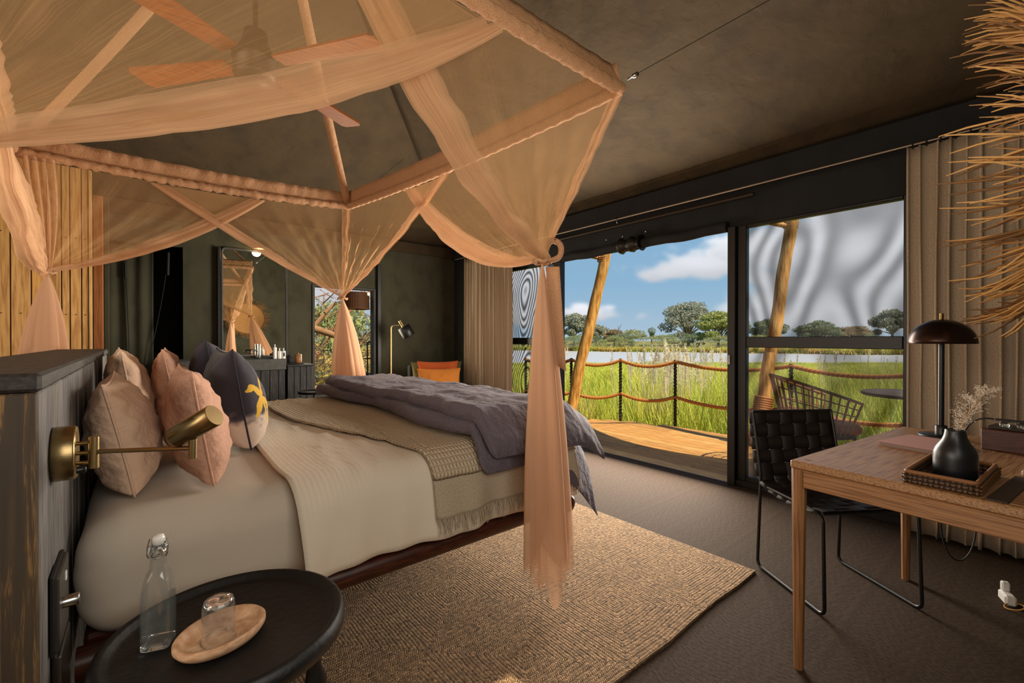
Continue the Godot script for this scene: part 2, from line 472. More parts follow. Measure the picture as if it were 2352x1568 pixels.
	M("glass_wall", "8a9692", 0.03, {"alpha": 0.08})
	M("water_clear", "f4faff", 0.02, {"glass": 0.033})
	M("porcelain", "e8e6e0", 0.3)
	M("socket_plate", "55524e", 0.35, {"metal": 0.8})
	M("vase_black", "121316", 0.38, {"spec": 0.5, "bump": fine, "bs": 0.01, "tri": Vector3(4, 4, 4)})
	M("plume_cream", "e8d9c4", 0.95, {"back": 0.5})
	M("rattan", "6b4a2c", 0.6, {"tex": basket_tex(), "bump": basket_tex(), "bs": 0.4, "tri": Vector3(14, 14, 14)})
	M("rattan_plain", "86582f", 0.6)
	M("straw", "b4854a", 0.8, {"back": 0.2})
	M("straw_dark", "6e4a22", 0.8)
	M("straw_coil", "b88a50", 0.85, {"bump": fine, "bs": 0.2, "tri": Vector3(5, 5, 5)})
	M("marble", "ddd2c6", 0.35, {"tex": ntex(81, 0.006, [[0.0, "ffffff"], [0.46, "f4f0ea"], [0.5, "b4aaa0"], [0.54, "f2eee8"], [1.0, "ffffff"]], 5, 40.0), "tri": Vector3(2, 2, 2)})
	M("notebook", "b98a80", 0.7); M("notebook_pages", "8d7d72", 0.8)
	M("concrete", "4c4d49", 0.7, {"tex": mottled, "tri": Vector3(2, 2, 2)})
	M("mirror", "e6e6e2", 0.02, {"metal": 1.0})
	M("fan_blade", "e08a38", 0.5, {"tex": pine, "tri": Vector3(0.6, 5, 5)})
	M("fan_metal", "5c5148", 0.4, {"metal": 0.7})
	M("lamp_glow", "ffe2b0", 0.5, {"emit": 1.6})
	M("wicker_shade", "8a5626", 0.7, {"tex": basket_tex(), "tri": Vector3(9, 9, 9), "back": 0.4})
	# outdoors
	M("rope", "b4783a", 0.85, {"bump": fine, "bs": 0.1, "tri": Vector3(6, 6, 6)})
	M("terracotta", "a85a3c", 0.8)
	M("slate", "5a5250", 0.9)
	M("ground_grass", "5c5a26", 0.95, {"tex": mottled, "tri": Vector3(0.3, 0.3, 0.3)})
	M("bank_grass", "7d7a38", 0.95, {"tex": mottled, "tri": Vector3(0.05, 0.05, 0.05)})
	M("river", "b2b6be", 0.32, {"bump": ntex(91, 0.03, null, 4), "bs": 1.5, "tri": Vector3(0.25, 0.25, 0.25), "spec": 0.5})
	M("blade_green", "b6bf4a", 0.8, {"back": 0.6}); M("blade_dry", "d0ab5c", 0.85, {"back": 0.6}); M("blade_plume", "f2e4c8", 0.9, {"back": 0.6})
	M("bark", "6a5038", 0.9, {"bump": fine, "bs": 0.5, "tri": Vector3(1, 1, 1)})
	M("bark_pale", "9a7450", 0.9, {"bump": fine, "bs": 0.6, "tri": Vector3(3, 3, 3)})  # paler brown bark, used on the thorn tree
	M("bark_grey", "8a8274", 0.9)
	M("leaf_olive", "8a9350", 0.85, {"back": 0.5}); M("leaf_grey", "8e947c", 0.85, {"back": 0.5}); M("leaf_dark", "66784c", 0.85, {"back": 0.5})  # leaf tones paled and greyed: distance haze is put into the colour
	M("leaf_lime", "97a046", 0.85, {"back": 0.5}); M("leaf_gold", "b09a48", 0.85, {"back": 0.6}); M("leaf_brown", "8f7a4c", 0.85, {"back": 0.5})

func rug_tex(height):
	# braided jute: square coils meeting side by side, a braid every 1.6 cm; one tile is 0.52 m
	var nz = noise(77, 9.0, 3); var n2 = noise(78, 1.0, 2)
	return image_of(1024, 1024, func(x, y):
		var u = x * 2.0 - 1.0; var v = y * 2.0 - 1.0
		var wob = 0.012 * nz.get_noise_2d(x * 0.8, y * 0.8)
		var p = absf(u) + wob; var q = absf(v) - wob
		var ring = lerpf(maxf(p, q), pow(pow(absf(p), 6.0) + pow(absf(q), 6.0), 1.0 / 6.0), 0.12); var along = p if q > p else q
		var rows = ring * 20.0
		var ri = int(rows); var fr = rows - ri
		var prof = sqrt(maxf(0.0, 1.0 - pow(fr * 2.0 - 1.0, 2.0)))
		var st = along * 30.0 + (fr - 0.5) * (0.8 if ri % 2 == 0 else -0.8) + ri * 0.37 + 0.25 * nz.get_noise_2d(x * 2.0, y * 2.0)
		var tw = absf(sin(st * PI))
		var lump = 0.75 + 0.5 * n2.get_noise_2d(floorf(st) * 7.3, ri * 11.7)
		var hgt = clampf(prof * (0.3 + 0.7 * pow(tw, 0.7)) * lump, 0.0, 1.0)
		if height: return Color(hgt, hgt, hgt)
		var n = nz.get_noise_2d(x * 3.0, y * 3.0) * 0.18 + n2.get_noise_2d(floorf(st) * 5.1 + 40.0, ri * 9.3) * 0.28
		var k = clampf(0.86 + n, 0.4, 1.1)
		return Color(0.73 * k, 0.585 * k, 0.425 * k))

func waffle_tex():
	return image_of(64, 64, func(x, y):
		var a = absf(sin(x * PI)); var b = absf(sin(y * PI))
		var v = 1.0 - pow(minf(a, b), 0.7)
		return Color(v, v, v))

func rib_tex():
	var n = noise(14, 3.0, 4)
	return image_of(256, 256, func(x, y):
		var v = 0.5 + 0.18 * sin(x * TAU * 9.0) + 0.5 * n.get_noise_2d(x * 1.2, y * 1.2)
		return Color(v, v, v))

func ombre_tex():
	# dark cloth fading to rose-cream at the foot, with a mustard leaf across the front
	var n = noise(15, 4.0, 4)
	var leaf0 = [[Vector2(0.04, 0.45), Vector2(0.17, 0.42), 0.034], [Vector2(0.15, 0.42), Vector2(0.36, 0.52), 0.034], [Vector2(0.34, 0.51), Vector2(0.10, 0.66), 0.04], [Vector2(0.36, 0.50), Vector2(0.40, 0.84), 0.034], [Vector2(0.36, 0.52), Vector2(0.58, 0.36), 0.04], [Vector2(0.38, 0.53), Vector2(0.64, 0.66), 0.04]]
	var leaf = []
	for q in leaf0: leaf.append([Vector2(q[0].x * 0.5 + 0.01, q[0].y), Vector2(q[1].x * 0.5 + 0.01, q[1].y), q[2]])
	return image_of(512, 384, func(x, yy):
		var y = 1.0 - yy
		var w = n.get_noise_2d(x * 2.0, y * 2.0)
		var k = smoothstep(0.58, 0.74, y + w * 0.10)
		var c = Color("2a2730").lerp(Color("cdb8a6"), k)
		for s in leaf:
			var p = Vector2(x, y); var a = s[0]; var b = s[1]
			var t = clampf((p - a).dot(b - a) / (b - a).length_squared(), 0.0, 1.0)
			var dd = p - a.lerp(b, t)
			if Vector2(dd.x * 1.3, dd.y).length() < s[2] * (0.35 + 0.65 * sin(t * PI)) + w * 0.01: c = Color("d0a22c")
		return c)

func net_tex():
	# v runs from the rail (0) to the knot (1): the net thickens as it gathers
	var n = noise(16, 1.0, 3)
	return image_of(512, 128, func(x, y):
		var s = n.get_noise_2d(x * 46.0, y * 0.7) + 0.6 * n.get_noise_2d(x * 130.0 + 5.0, y * 1.2)
		var a = 0.29 + 0.20 * maxf(0.0, s) * (0.3 + y) + 0.16 * y * y + 0.3 * pow(y, 6.0)
		return Color(1, 1, 1, clampf(a, 0.0, 0.95)))

func hem_tex():
	var n = noise(17, 1.0, 3)
	return image_of(128, 256, func(x, y):
		var s = n.get_noise_2d(x * 0.9, y * 5.0) + 0.5 * n.get_noise_2d(x * 2.0, y * 14.0)
		var a = 0.62 + 0.26 * s - 0.16 * (1.0 - smoothstep(0.0, 0.3, 1.0 - y))
		return Color(1, 1, 1, clampf(a, 0.35, 0.96)))

func drape_tex():
	var n = noise(18, 1.0, 3)
	return image_of(512, 128, func(x, y):
		var s = n.get_noise_2d(x * 30.0, y * 0.6)
		var a = 0.60 + 0.07 * s + 0.28 * (1.0 - y)
		return Color(1, 1, 1, clampf(a, 0.35, 0.97)))

func basket_tex():
	if mats.has("_basket"): return mats["_basket"]
	mats["_basket"] = image_of(96, 96, func(x, y):
		var cx = int(x * 6.0); var cy = int(y * 6.0)
		var fx = x * 6.0 - cx; var fy = y * 6.0 - cy
		var v = sin(fx * PI) * (0.6 + 0.4 * sin(fy * PI)) if (cx + cy) % 2 == 0 else sin(fy * PI) * (0.6 + 0.4 * sin(fx * PI))
		v = 0.15 + 0.85 * v
		return Color(v, v, v))
	return mats["_basket"]

func moire_tex(fq, more):
	# optical moire of the insect mesh, painted into its colour and alpha as wavy bands
	var n = noise(19, 1.0, 1)
	return image_of(768, 768, func(x, y):
		var w = n.get_noise_2d(x * 1.1, y * 0.8) * 3.4 + n.get_noise_2d(x * 2.2 + 4.0, y * 1.6) * 0.8 + x * 3.4 + y * 1.6
		var b = 0.5 + 0.5 * sin(w * 3.6 * fq)
		var g = lerpf(0.95, 0.06, pow(b, 1.7) * (0.65 + 0.5 * n.get_noise_2d(x * 2.0, y * 2.0 + 9.0)))
		return Color(g, g * 0.98, g * 0.95, 0.24 + (0.42 + more) * b))

# ---------------------------------------------------------------- the tent
const SEAMS := [[Vector3(2.06, 3.31, -2.0), Vector3(2.1, 3.3, -1.3)]]

func build_shell():
	struct("floor", G.new().ab(Vector3(-2.8, -0.12, -5.9), Vector3(3.74, 0.0, 0.4), 0.002), "floor_weave")
	# hipped canvas roof: eaves at about 2.55 m, ridge over the bed
	var nz = noise(5, 0.9, 3)
	var roof = shell("ceiling")
	var e = 2.57
	var A = Vector3(3.84, e, 0.3); var B = Vector3(3.84, e, -5.95); var C = Vector3(-2.85, e, -5.95); var D = Vector3(-2.85, e, 0.3)
	var R0 = Vector3(0.53, 3.95, 0.3); var R1 = Vector3(0.53, 3.95, -2.5)
	var pan = func(p0, p1, q0, q1, m):
		var g = G.new()
		g.cloth(40, 24, func(u, v):
			var p = p0.lerp(p1, u).lerp(q0.lerp(q1, u), v)
			var edge = sin(v * PI) * sin(u * PI)
			p.y -= 0.06 * edge + 0.035 * edge * nz.get_noise_3d(p.x * 1.5, 0, p.z * 1.5)
			return p, 0.02)
		putw("canvas_panel", g, m, roof)
	pan.call(A, B, R0, R1, "roof_canvas")
	pan.call(B, C, R1, R1 + Vector3(-0.01, 0, 0), "roof_canvas")
	pan.call(C, D, R1, R0, "roof_canvas")
	var g2 = G.new()
	for q in SEAMS:  # welded seam running up the door-side slope
		var lst = []
		for i in 13: lst.append(q[0].lerp(q[1], i / 12.0) - Vector3(0, 0.022 + 0.05 * sin(i / 12.0 * PI), 0))
		g2.tube(lst, 0.005, 5)
	putw("seam", g2, "dark_canvas", roof)
	# gable wall behind the camera
	var w = shell("wall_right")
	for r in [[-2.85, -0.2, -0.1, e], [1.2, 3.84, -0.1, e], [-0.2, 1.2, -0.1, 1.05], [-0.2, 1.2, 2.15, e]]:  # gap out of view, left for the unseen near light
		putw("canvas_panel", G.new().ab(Vector3(r[0], r[2], 0.25), Vector3(r[1], r[3], 0.31)), "wall_canvas", w)
	var g = G.new(); g.smooth(false)
	var pts = [Vector3(-2.85, e, 0.25), Vector3(3.84, e, 0.25), Vector3(0.53, 3.97, 0.25)]
	var back = []
	for p in pts: back.append(p + Vector3(0, 0, 0.06))
	var c = Vector3(0.5, 3.0, 0.28)
	g.face(pts, c); g.face(back, c)
	for i in 3: g.face([pts[i], pts[(i + 1) % 3], back[(i + 1) % 3], back[i]], c)
	putw("gable_panel", g, "wall_canvas", w)
	# left wall out of view, with an opening placed to light the room
	var l = shell("wall_left")
	for r in [[-0.1, 0.95, -5.95, 0.3], [2.3, 2.6, -5.95, 0.3], [0.95, 2.3, -5.95, -3.2], [0.95, 2.3, 0.0, 0.3]]:
		putw("canvas_panel", G.new().ab(Vector3(-2.86, r[0], r[2]), Vector3(-2.8, r[1], r[3])), "wall_canvas", l)
	# door wall: beam, lintel and the canvas at both ends
	var d = shell("wall_door")
	putw("beam", G.new().ab(Vector3(3.68, 2.40, -5.85), Vector3(3.84, 2.57, 0.25), 0.01), "navy_canvas", d)
	putw("lintel", G.new().ab(Vector3(3.74, 2.09, -5.85), Vector3(3.82, 2.40, 0.25), 0.004), "navy_canvas", d)
	putw("canvas_panel", G.new().ab(Vector3(3.74, -0.1, -5.9), Vector3(3.82, 2.1, -4.62), 0.004), "dark_canvas", d)
	putw("canvas_panel", G.new().ab(Vector3(3.74, -0.1, -0.51), Vector3(3.82, 2.1, 0.25), 0.004), "navy_canvas", d)
	# two rods over the doors: a thin brass curtain rail and a thicker one under it
	var t = thing("curtain_rail", "thin pale metal curtain rail under the beam above the sliding doors", "rail", Vector3(3.6, 2.365, -5.0))
	putw("rail", G.new().rod(Vector3(3.6, 2.365, -5.6), Vector3(3.6, 2.365, 0.15), 0.007, 8), "rail_pale", t)
	for z in [-5.4, -2.75, -0.3]:
		putw("bracket", G.new().rod(Vector3(3.6, 2.365, z), Vector3(3.69, 2.41, z), 0.006, 6), "brass", t)
	var hk = G.new()
	hk.tube(bez(Vector3(3.6, 2.372, -2.68), Vector3(3.57, 2.32, -2.68), Vector3(3.61, 2.325, -2.68), 6), 0.004, 6)
	putw("hook", hk, "steel", t)
	var t2 = thing("blind_rod", "brown metal rod along the lintel below the curtain rail", "rod", Vector3(3.68, 2.32, -3.0))
	putw("rod", G.new().rod(Vector3(3.68, 2.322, -4.5), Vector3(3.68, 2.322, -1.45), 0.014, 10), "rod_brown", t2)
	for z in [-4.2, -1.6]: putw("bracket", G.new().rod(Vector3(3.68, 2.322, z), Vector3(3.75, 2.34, z), 0.008, 6), "brass_dark", t2)
	# rolled canvas blind at the door head with a strap bundle in the middle
	var b = thing("rolled_blind", "rolled dark canvas blind strapped along the head of the open doorway", "blind", Vector3(3.72, 2.08, -2.6))
	var rl = []
	for i in 25: rl.append(Vector3(3.705, 2.105 + 0.008 * sin(i * 0.9), -3.52 + 1.86 * i / 24.0))
	putw("roll", G.new().tube(rl, 0.045, 12), "navy_canvas", b)
	var lump = []; var lr = []
	for i in 9:
		lump.append(Vector3(3.685, 2.11, -2.72 + 0.26 * i / 8.0)); lr.append(0.062 + 0.02 * sin(i * 1.7))
	putw("bundle", G.new().tube(lump, lr, 10), "frame_black", b)
	for z in [-2.86, -2.66, -2.4]:
		putw("stud", G.new().ball(Vector3(3.66, 2.2, z), 0.012, 8), "steel", b)
	# timber partition behind the headboard, board by board
	var p = shell("wall_partition")
	var xs = [-0.278, -0.314, -0.373, -0.415, -0.4875, -0.56, -0.655]
	while xs[-1] > -2.75: xs.append(xs[-1] - rng.randf_range(0.07, 0.1))
	for i in xs.size() - 1:
		var a = Vector3(xs[i + 1] + 0.003, 0.0, -4.43 + rng.randf_range(-0.004, 0.004)); var q = Vector3(xs[i] - 0.003, 2.40, -4.40)
		putw("plank", G.new().ab(a, q, 0.003), "pine_%d" % (rng.randi() % 4), p)
	putw("backing", G.new().ab(Vector3(-2.8, 0, -4.48), Vector3(-0.285, 2.41, -4.44)), "cord_black", p)
	putw("edge_trim", G.new().ab(Vector3(-0.275, 0, -4.47), Vector3(-0.262, 2.40, -4.39), 0.002), "pine_0", p)
	putw("end_board", G.new().ab(Vector3(-0.272, 0, -4.74), Vector3(-0.215, 2.3, -4.70), 0.003), "pine_red", p)
	putw("end_board", G.new().ab(Vector3(-0.212, 0, -4.80), Vector3(-0.183, 2.3, -4.76), 0.003), "wall_canvas", p)
	for zz in [-3, 0]:
		var gg = G.new()
		for i in 7:
			gg.ball(Vector3((xs[i] + xs[i + 1]) * 0.5, 1.36 if zz == 0 else 1.9, -4.398), 0.004, 6)
		putw("nail_heads", gg, "frame_black", p)

# ---------------------------------------------------------------- sliding screen doors
func build_doors():
	var ring = func(root, z0, z1, y0, y1, x, m, sm):  # stiles and rails of one door leaf
		putw("stile", G.new().ab(Vector3(x - 0.03, y0, z0), Vector3(x + 0.03, y1, z0 + 0.065), 0.004), m, root)
		putw("stile", G.new().ab(Vector3(x - 0.03, y0, z1 - 0.05), Vector3(x + 0.03, y1, z1), 0.004), m, root)
		putw("bottom_rail", G.new().ab(Vector3(x - 0.03, y0, z0 + 0.066), Vector3(x + 0.03, y0 + 0.085, z1 - 0.051), 0.004), m, root)
		putw("top_rail", G.new().ab(Vector3(x - 0.03, y1 - 0.02, z0 + 0.066), Vector3(x + 0.03, y1, z1 - 0.051), 0.004), m, root)
		putw("middle_rail", G.new().ab(Vector3(x - 0.03, 1.12, z0 + 0.066), Vector3(x + 0.03, 1.205, z1 - 0.051), 0.004), m, root)
		for yy in [[y0 + 0.085, 1.12], [1.205, y1 - 0.02]]:
			var g = G.new(); var zz0 = z0 + 0.065; var zz1 = z1 - 0.05
			g.sheet(1, 1, func(u, v): return Vector3(x, lerpf(yy[0], yy[1], v), lerpf(zz0, zz1, u)), zz1 - zz0, yy[1] - yy[0])
			putw("insect_screen", g, sm, root)
	var d1 = shell("door_1")
	ring.call(d1, -1.585, -0.515, 0.0, 2.10, 3.75, "frame_black", "screen_mesh")
	putw("post", G.new().ab(Vector3(3.68, 0.0, -1.65), Vector3(3.80, 2.1, -1.588), 0.004), "frame_black", d1)
	putw("sill", G.new().ab(Vector3(3.70, 0.0, -1.6), Vector3(3.715, 0.05, -0.5), 0.004), "frame_black", d1)
	putw("latch", G.new().ab(Vector3(3.665, 0.98, -1.64), Vector3(3.68, 1.06, -1.62), 0.003), "steel", d1)
	var d2 = shell("door_2")
	ring.call(d2, -4.60, -3.66, 0.0, 2.10, 3.78, "frame_black", "screen_mesh_tight")
	putw("post", G.new().ab(Vector3(3.70, 0.0, -3.63), Vector3(3.78, 2.1, -3.55), 0.004), "frame_black", d2)
	var tr = shell("trim_1")
	putw("track", G.new().ab(Vector3(3.722, -0.03, -3.64), Vector3(3.741, 0.003, -1.59), 0.002), "frame_black", tr)
	putw("threshold", G.new().ab(Vector3(3.743, -0.06, -3.7), Vector3(3.90, 0.002, 1.0), 0.003), "sill_pine", tr)

# ---------------------------------------------------------------- far wall and washstand
func build_far_wall():
	var z = -5.85
	var w = shell("wall_far")
	var seg = func(x0, x1, y0, y1, m = "wall_canvas"):
		putw("canvas_panel", G.new().ab(Vector3(x0, y0, z - 0.06), Vector3(x1, y1, z), 0.003), m, w)
	seg.call(-2.85, -0.25, -0.1, 2.6); seg.call(-0.25, 0.354, 2.16, 2.6); seg.call(0.354, 1.652, -0.1, 2.6)
	seg.call(1.652, 2.47, 1.87, 2.6); seg.call(1.652, 2.47, -0.1, 0.46); seg.call(2.47, 3.8, -0.1, 2.6)
	putw("eave_band", G.new().ab(Vector3(-2.8, 2.42, z), Vector3(3.7, 2.57, z + 0.05), 0.01), "roof_canvas", w)
	# dark lobby behind a half drawn canvas flap
	for r in [[Vector3(-0.3, -0.1, -6.95), Vector3(1.2, 2.4, -6.9)], [Vector3(-0.31, -0.1, -6.9), Vector3(-0.25, 2.4, -5.91)], [Vector3(1.15, -0.1, -6.9), Vector3(1.2, 2.4, -5.91)], [Vector3(-0.3, 2.35, -6.9), Vector3(1.2, 2.4, -5.91)], [Vector3(-0.3, -0.1, -6.9), Vector3(1.2, 0.0, -5.91)]]:
		putw("lobby_panel", G.new().ab(r[0], r[1]), "dark_canvas", w)
	var f = thing("canvas_flap", "dark green canvas door flap with two black pull cords beside the timber partition", "door flap", Vector3(-0.06, 0, -5.95))
	var g = G.new()
	g.cloth(28, 4, func(u, v): return Vector3(-0.25 + 0.36 * u, 0.01 + 2.13 * v, -5.97 + 0.012 * sin(u * 19.0) + 0.02 * u), 0.006)
	putw("flap", g, "wall_canvas", f)
	putw("pull_cord", G.new().tube(bez(Vector3(-0.11, 2.10, -5.93), Vector3(-0.09, 1.6, -5.93), Vector3(-0.075, 0.9, -5.93), 8), 0.004, 6), "cord_black", f)
	putw("pull_cord", G.new().tube(bez(Vector3(0.235, 2.08, -5.92), Vector3(0.2, 1.6, -5.92), Vector3(0.06, 0.9, -5.92), 8), 0.004, 6), "cord_black", f)
	putw("toggle", G.new().rod(Vector3(0.235, 2.1, -5.92), Vector3(0.232, 1.86, -5.92), 0.016, 8), "cord_black", f)
	putw("toggle", G.new().rod(Vector3(-0.108, 1.95, -5.93), Vector3(-0.105, 1.80, -5.93), 0.009, 8), "cord_black", f)
	# tall mirror
	var mi = thing("wall_mirror", "tall grey framed mirror with rounded corners above the washstand", "mirror", Vector3(1.03, 0.985, -5.83))
	var fr = G.new()
	var path = bent([Vector3(1.03, 0.985, -5.825), Vector3(1.355, 0.985, -5.825), Vector3(1.355, 2.2, -5.825), Vector3(0.70, 2.2, -5.825), Vector3(0.70, 0.985, -5.825), Vector3(1.03, 0.985, -5.825)], 0.05, 6)
	fr.tube(path, 0.013, 8)
	putw("frame", fr, "concrete", mi)
	putw("mirror_glass", G.new().ab(Vector3(0.705, 0.99, -5.84), Vector3(1.35, 2.195, -5.828), 0.002), "mirror", mi)
	putw("side_cheek", G.new().ab(Vector3(0.655, 0.9, -5.84), Vector3(0.685, 2.2, -5.79), 0.004), "frame_black", mi)
	var dl = thing("mirror_downlight", "small round lit downlight over the tall mirror", "downlight", Vector3(1.055, 2.225, -5.76))
	putw("housing", G.new().lathe([Vector2(0, 2.255), Vector2(0.06, 2.25), Vector2(0.062, 2.222), Vector2(0.055, 2.22)], Transform3D(Basis(), Vector3(1.055, 0, -5.76)), 20), "frame_black", dl)
	putw("lamp_face", G.new().lathe([Vector2(0.055, 2.22), Vector2(0, 2.216)], Transform3D(Basis(), Vector3(1.055, 0, -5.76)), 20), "lamp_glow", dl)
	lamp("downlight_light", Vector3(1.055, 2.20, -5.74), Color("ffd9a0"), 0.07, 0.05)
	# washstand: concrete trough on a dark planked cabinet, lower planked cabinet beside it
	var ws = thing("washstand", "dark planked washstand cabinet with a grey trough basin below the tall mirror", "washstand", Vector3(0.8, 0, -5.55))
	var xx = 0.30
	while xx < 1.20:
		putw("plank", G.new().ab(Vector3(xx, 0.05, -5.31), Vector3(minf(xx + 0.082, 1.215), 0.855, -5.29), 0.003), "burnt_dark", ws)
		xx += 0.085
	putw("carcass", G.new().ab(Vector3(0.30, 0.0, -5.82), Vector3(1.215, 0.855, -5.312), 0.002), "chair_dark", ws)
	for r in [[0.28, 1.225, -5.31, -5.28], [0.28, 1.225, -5.84, -5.80], [0.28, 0.32, -5.80, -5.31], [1.185, 1.225, -5.80, -5.31]]:
		putw("basin_rim", G.new().ab(Vector3(r[0], 0.857, r[2]), Vector3(r[1], 0.975, r[3]), 0.004), "concrete", ws)
	putw("basin_floor", G.new().ab(Vector3(0.32, 0.857, -5.80), Vector3(1.185, 0.88, -5.31), 0.002), "concrete", ws)
	var tap = thing("basin_tap", "chrome spout tap rising at the back of the grey trough basin", "tap", Vector3(1.02, 0.975, -5.75))
	putw("spout", G.new().tube(bent([Vector3(1.03, 0.98, -5.76), Vector3(1.03, 1.06, -5.76), Vector3(0.955, 1.06, -5.66), Vector3(0.945, 1.03, -5.64)], 0.02, 4), 0.008, 8), "steel", tap)
	putw("tap_body", G.new().rod(Vector3(1.055, 0.97, -5.76), Vector3(1.055, 1.13, -5.76), 0.012, 10), "steel", tap)
	var bl = [[1.115, 0.125, 0.018, "tall slim pale pump bottle, left of three on the basin rim"], [1.16, 0.085, 0.019, "short pale pump bottle between two others on the basin rim"], [1.20, 0.085, 0.02, "pale pump bottle with a dark label at the right end of the basin rim"]]
	for i in 3:
		var s = bl[i]
		var bo = thing("toiletry_bottle", s[3], "bottle", Vector3(s[0], 0.975, -5.292), 0, "pump bottles on the basin rim")
		put("body", G.new().lathe([Vector2(0, 0), Vector2(s[2] - 0.002, 0), Vector2(s[2], 0.003), Vector2(s[2], s[1] - 0.004), Vector2(s[2] * 0.8, s[1]), Vector2(0, s[1])], Transform3D(), 14), "porcelain", bo)
		put("pump", G.new().rod(Vector3(0, s[1], 0), Vector3(0, s[1] + 0.03, 0), 0.005, 8).rod(Vector3(0, s[1] + 0.027, 0), Vector3(-0.018, s[1] + 0.024, 0), 0.004, 6), "steel", bo)
		if i == 2: put("label", G.new().box(Vector3(0, 0.045, s[2] + 0.0005), Vector3(0.016, 0.04, 0.002), 0.0005), "frame_black", bo)
	var cb = thing("planked_cabinet", "lower dark planked cabinet standing right of the washstand", "cabinet", Vector3(1.37, 0, -5.5))
	xx = 1.24
	while xx < 1.49:
		putw("plank", G.new().ab(Vector3(xx, 0.03, -5.31), Vector3(minf(xx + 0.062, 1.505), 0.885, -5.29), 0.003), "burnt_dark", cb)
		xx += 0.065
	putw("carcass", G.new().ab(Vector3(1.24, 0.0, -5.82), Vector3(1.505, 0.885, -5.312), 0.003), "burnt_dark", cb)
	putw("top", G.new().ab(Vector3(1.235, 0.887, -5.82), Vector3(1.51, 0.905, -5.28), 0.003), "burnt_dark", cb)
	var ty = put("canister_tray", G.new().box(Vector3.ZERO, Vector3(0.18, 0.012, 0.1), 0.004), "frame_black"); ty.position = Vector3(1.335, 0.912, -5.4)
	tag(ty, "thin black tray under two canisters on the planked cabinet", "tray")
	for s in [["lidded_jar", 1.29, "chair_dark", "dark lidded jar on the thin black tray", 0.075, 0.03], ["wooden_canister", 1.375, "oak_up", "round wooden canister with a knob lid on the thin black tray", 0.085, 0.037]]:
		var j = thing(s[0], s[3], "canister", Vector3(s[1], 0.919, -5.4))
		put("body", G.new().lathe([Vector2(0, 0), Vector2(s[5], 0), Vector2(s[5], s[4]), Vector2(0, s[4])], Transform3D(), 18), s[2], j)
		put("lid", G.new().lathe([Vector2(s[5] + 0.001, s[4]), Vector2(s[5] + 0.001, s[4] + 0.012), Vector2(0.006, s[4] + 0.014), Vector2(0.007, s[4] + 0.028), Vector2(0, s[4] + 0.03)], Transform3D(), 18), s[2], j)
	var st = thing("wash_side_table", "small round black side table on a thin stem before the planked cabinet", "side table", Vector3(1.42, 0, -4.95))
	put("top", G.new().lathe([Vector2(0, 0.615), Vector2(0.155, 0.615), Vector2(0.16, 0.625), Vector2(0.157, 0.64), Vector2(0.15, 0.63), Vector2(0, 0.63)], Transform3D(), 28), "matte_black", st)
	put("stem", G.new().rod(Vector3(0, 0.02, 0), Vector3(0, 0.615, 0), 0.012, 10), "black_metal", st)
	put("foot", G.new().lathe([Vector2(0, 0), Vector2(0.12, 0), Vector2(0.12, 0.012), Vector2(0.012, 0.02), Vector2(0, 0.02)], Transform3D(), 24), "black_metal", st)
	# opening onto the outdoor bath
	var wn = shell("window_1")
	for r in [[1.652, 1.68, 0.46, 1.87], [2.44, 2.47, 0.46, 1.87]]:
		putw("jamb", G.new().ab(Vector3(r[0], r[2], z - 0.1), Vector3(r[1], r[3], z + 0.02), 0.003), "concrete", wn)
	putw("head", G.new().ab(Vector3(1.68, 1.845, z - 0.1), Vector3(2.44, 1.87, z + 0.02), 0.003), "concrete", wn)
	putw("sill", G.new().ab(Vector3(1.68, 0.46, z - 0.12), Vector3(2.44, 0.49, z + 0.03), 0.003), "frame_black", wn)
	var tf = shell("trim_2")
	putw("post", G.new().ab(Vector3(2.485, 0.0, z), Vector3(2.535, 2.2, z + 0.05), 0.004), "frame_black", tf)
	var bt = thing("outdoor_bath", "dark grey bathtub outside the washroom opening", "bathtub", Vector3(2.9, 0, -6.45))
	var bg = G.new()
	bg.rbox(Vector3(2.9, 0.32, -6.5), Vector3(1.5, 0.64, 0.7), 0.12, 5, 6, func(p, nn):
		var k = (0.64 - p.y) / 0.64
		return Vector3(2.9 + (p.x - 2.9) * (1.0 - 0.12 * k), p.y, -6.5 + (p.z + 6.5) * (1.0 - 0.15 * k)))
	putw("shell", bg, "concrete", bt)
	putw("rim", G.new().tube(bent([Vector3(2.9, 0.635, -6.16), Vector3(3.63, 0.635, -6.16), Vector3(3.63, 0.635, -6.84), Vector3(2.17, 0.635, -6.84), Vector3(2.17, 0.635, -6.16), Vector3(2.9, 0.635, -6.16)], 0.12, 5), 0.018, 8), "concrete", bt)
	var tp = thing("bath_tap", "black freestanding bath tap with arched spout and hand shower", "tap", Vector3(2.33, 0.0, -6.0))
	putw("spout", G.new().tube(bent([Vector3(2.42, 0.5, -6.0), Vector3(2.42, 1.15, -6.0), Vector3(2.50, 1.15, -6.02), Vector3(2.50, 1.05, -6.02)], 0.038, 6), 0.011, 8), "black_metal", tp)
	putw("hand_shower", G.new().rod(Vector3(2.32, 0.93, -6.0), Vector3(2.32, 1.09, -6.0), 0.012, 8), "black_metal", tp)
	putw("crossbar", G.new().rod(Vector3(2.28, 0.915, -6.0), Vector3(2.46, 0.92, -6.0), 0.01, 8), "black_metal", tp)
	putw("riser", G.new().rod(Vector3(2.32, 0.92, -6.0), Vector3(2.28, 0.5, -6.0), 0.007, 8), "black_metal", tp)
	putw("riser", G.new().rod(Vector3(2.34, 0.92, -6.0), Vector3(2.40, 0.5, -6.0), 0.007, 8), "black_metal", tp)
	putw("floor_pipe", G.new().rod(Vector3(2.42, 0.0, -6.0), Vector3(2.42, 0.5, -6.0), 0.012, 8).rod(Vector3(2.34, 0.0, -6.0), Vector3(2.34, 0.5, -6.0), 0.012, 8), "black_metal", tp)
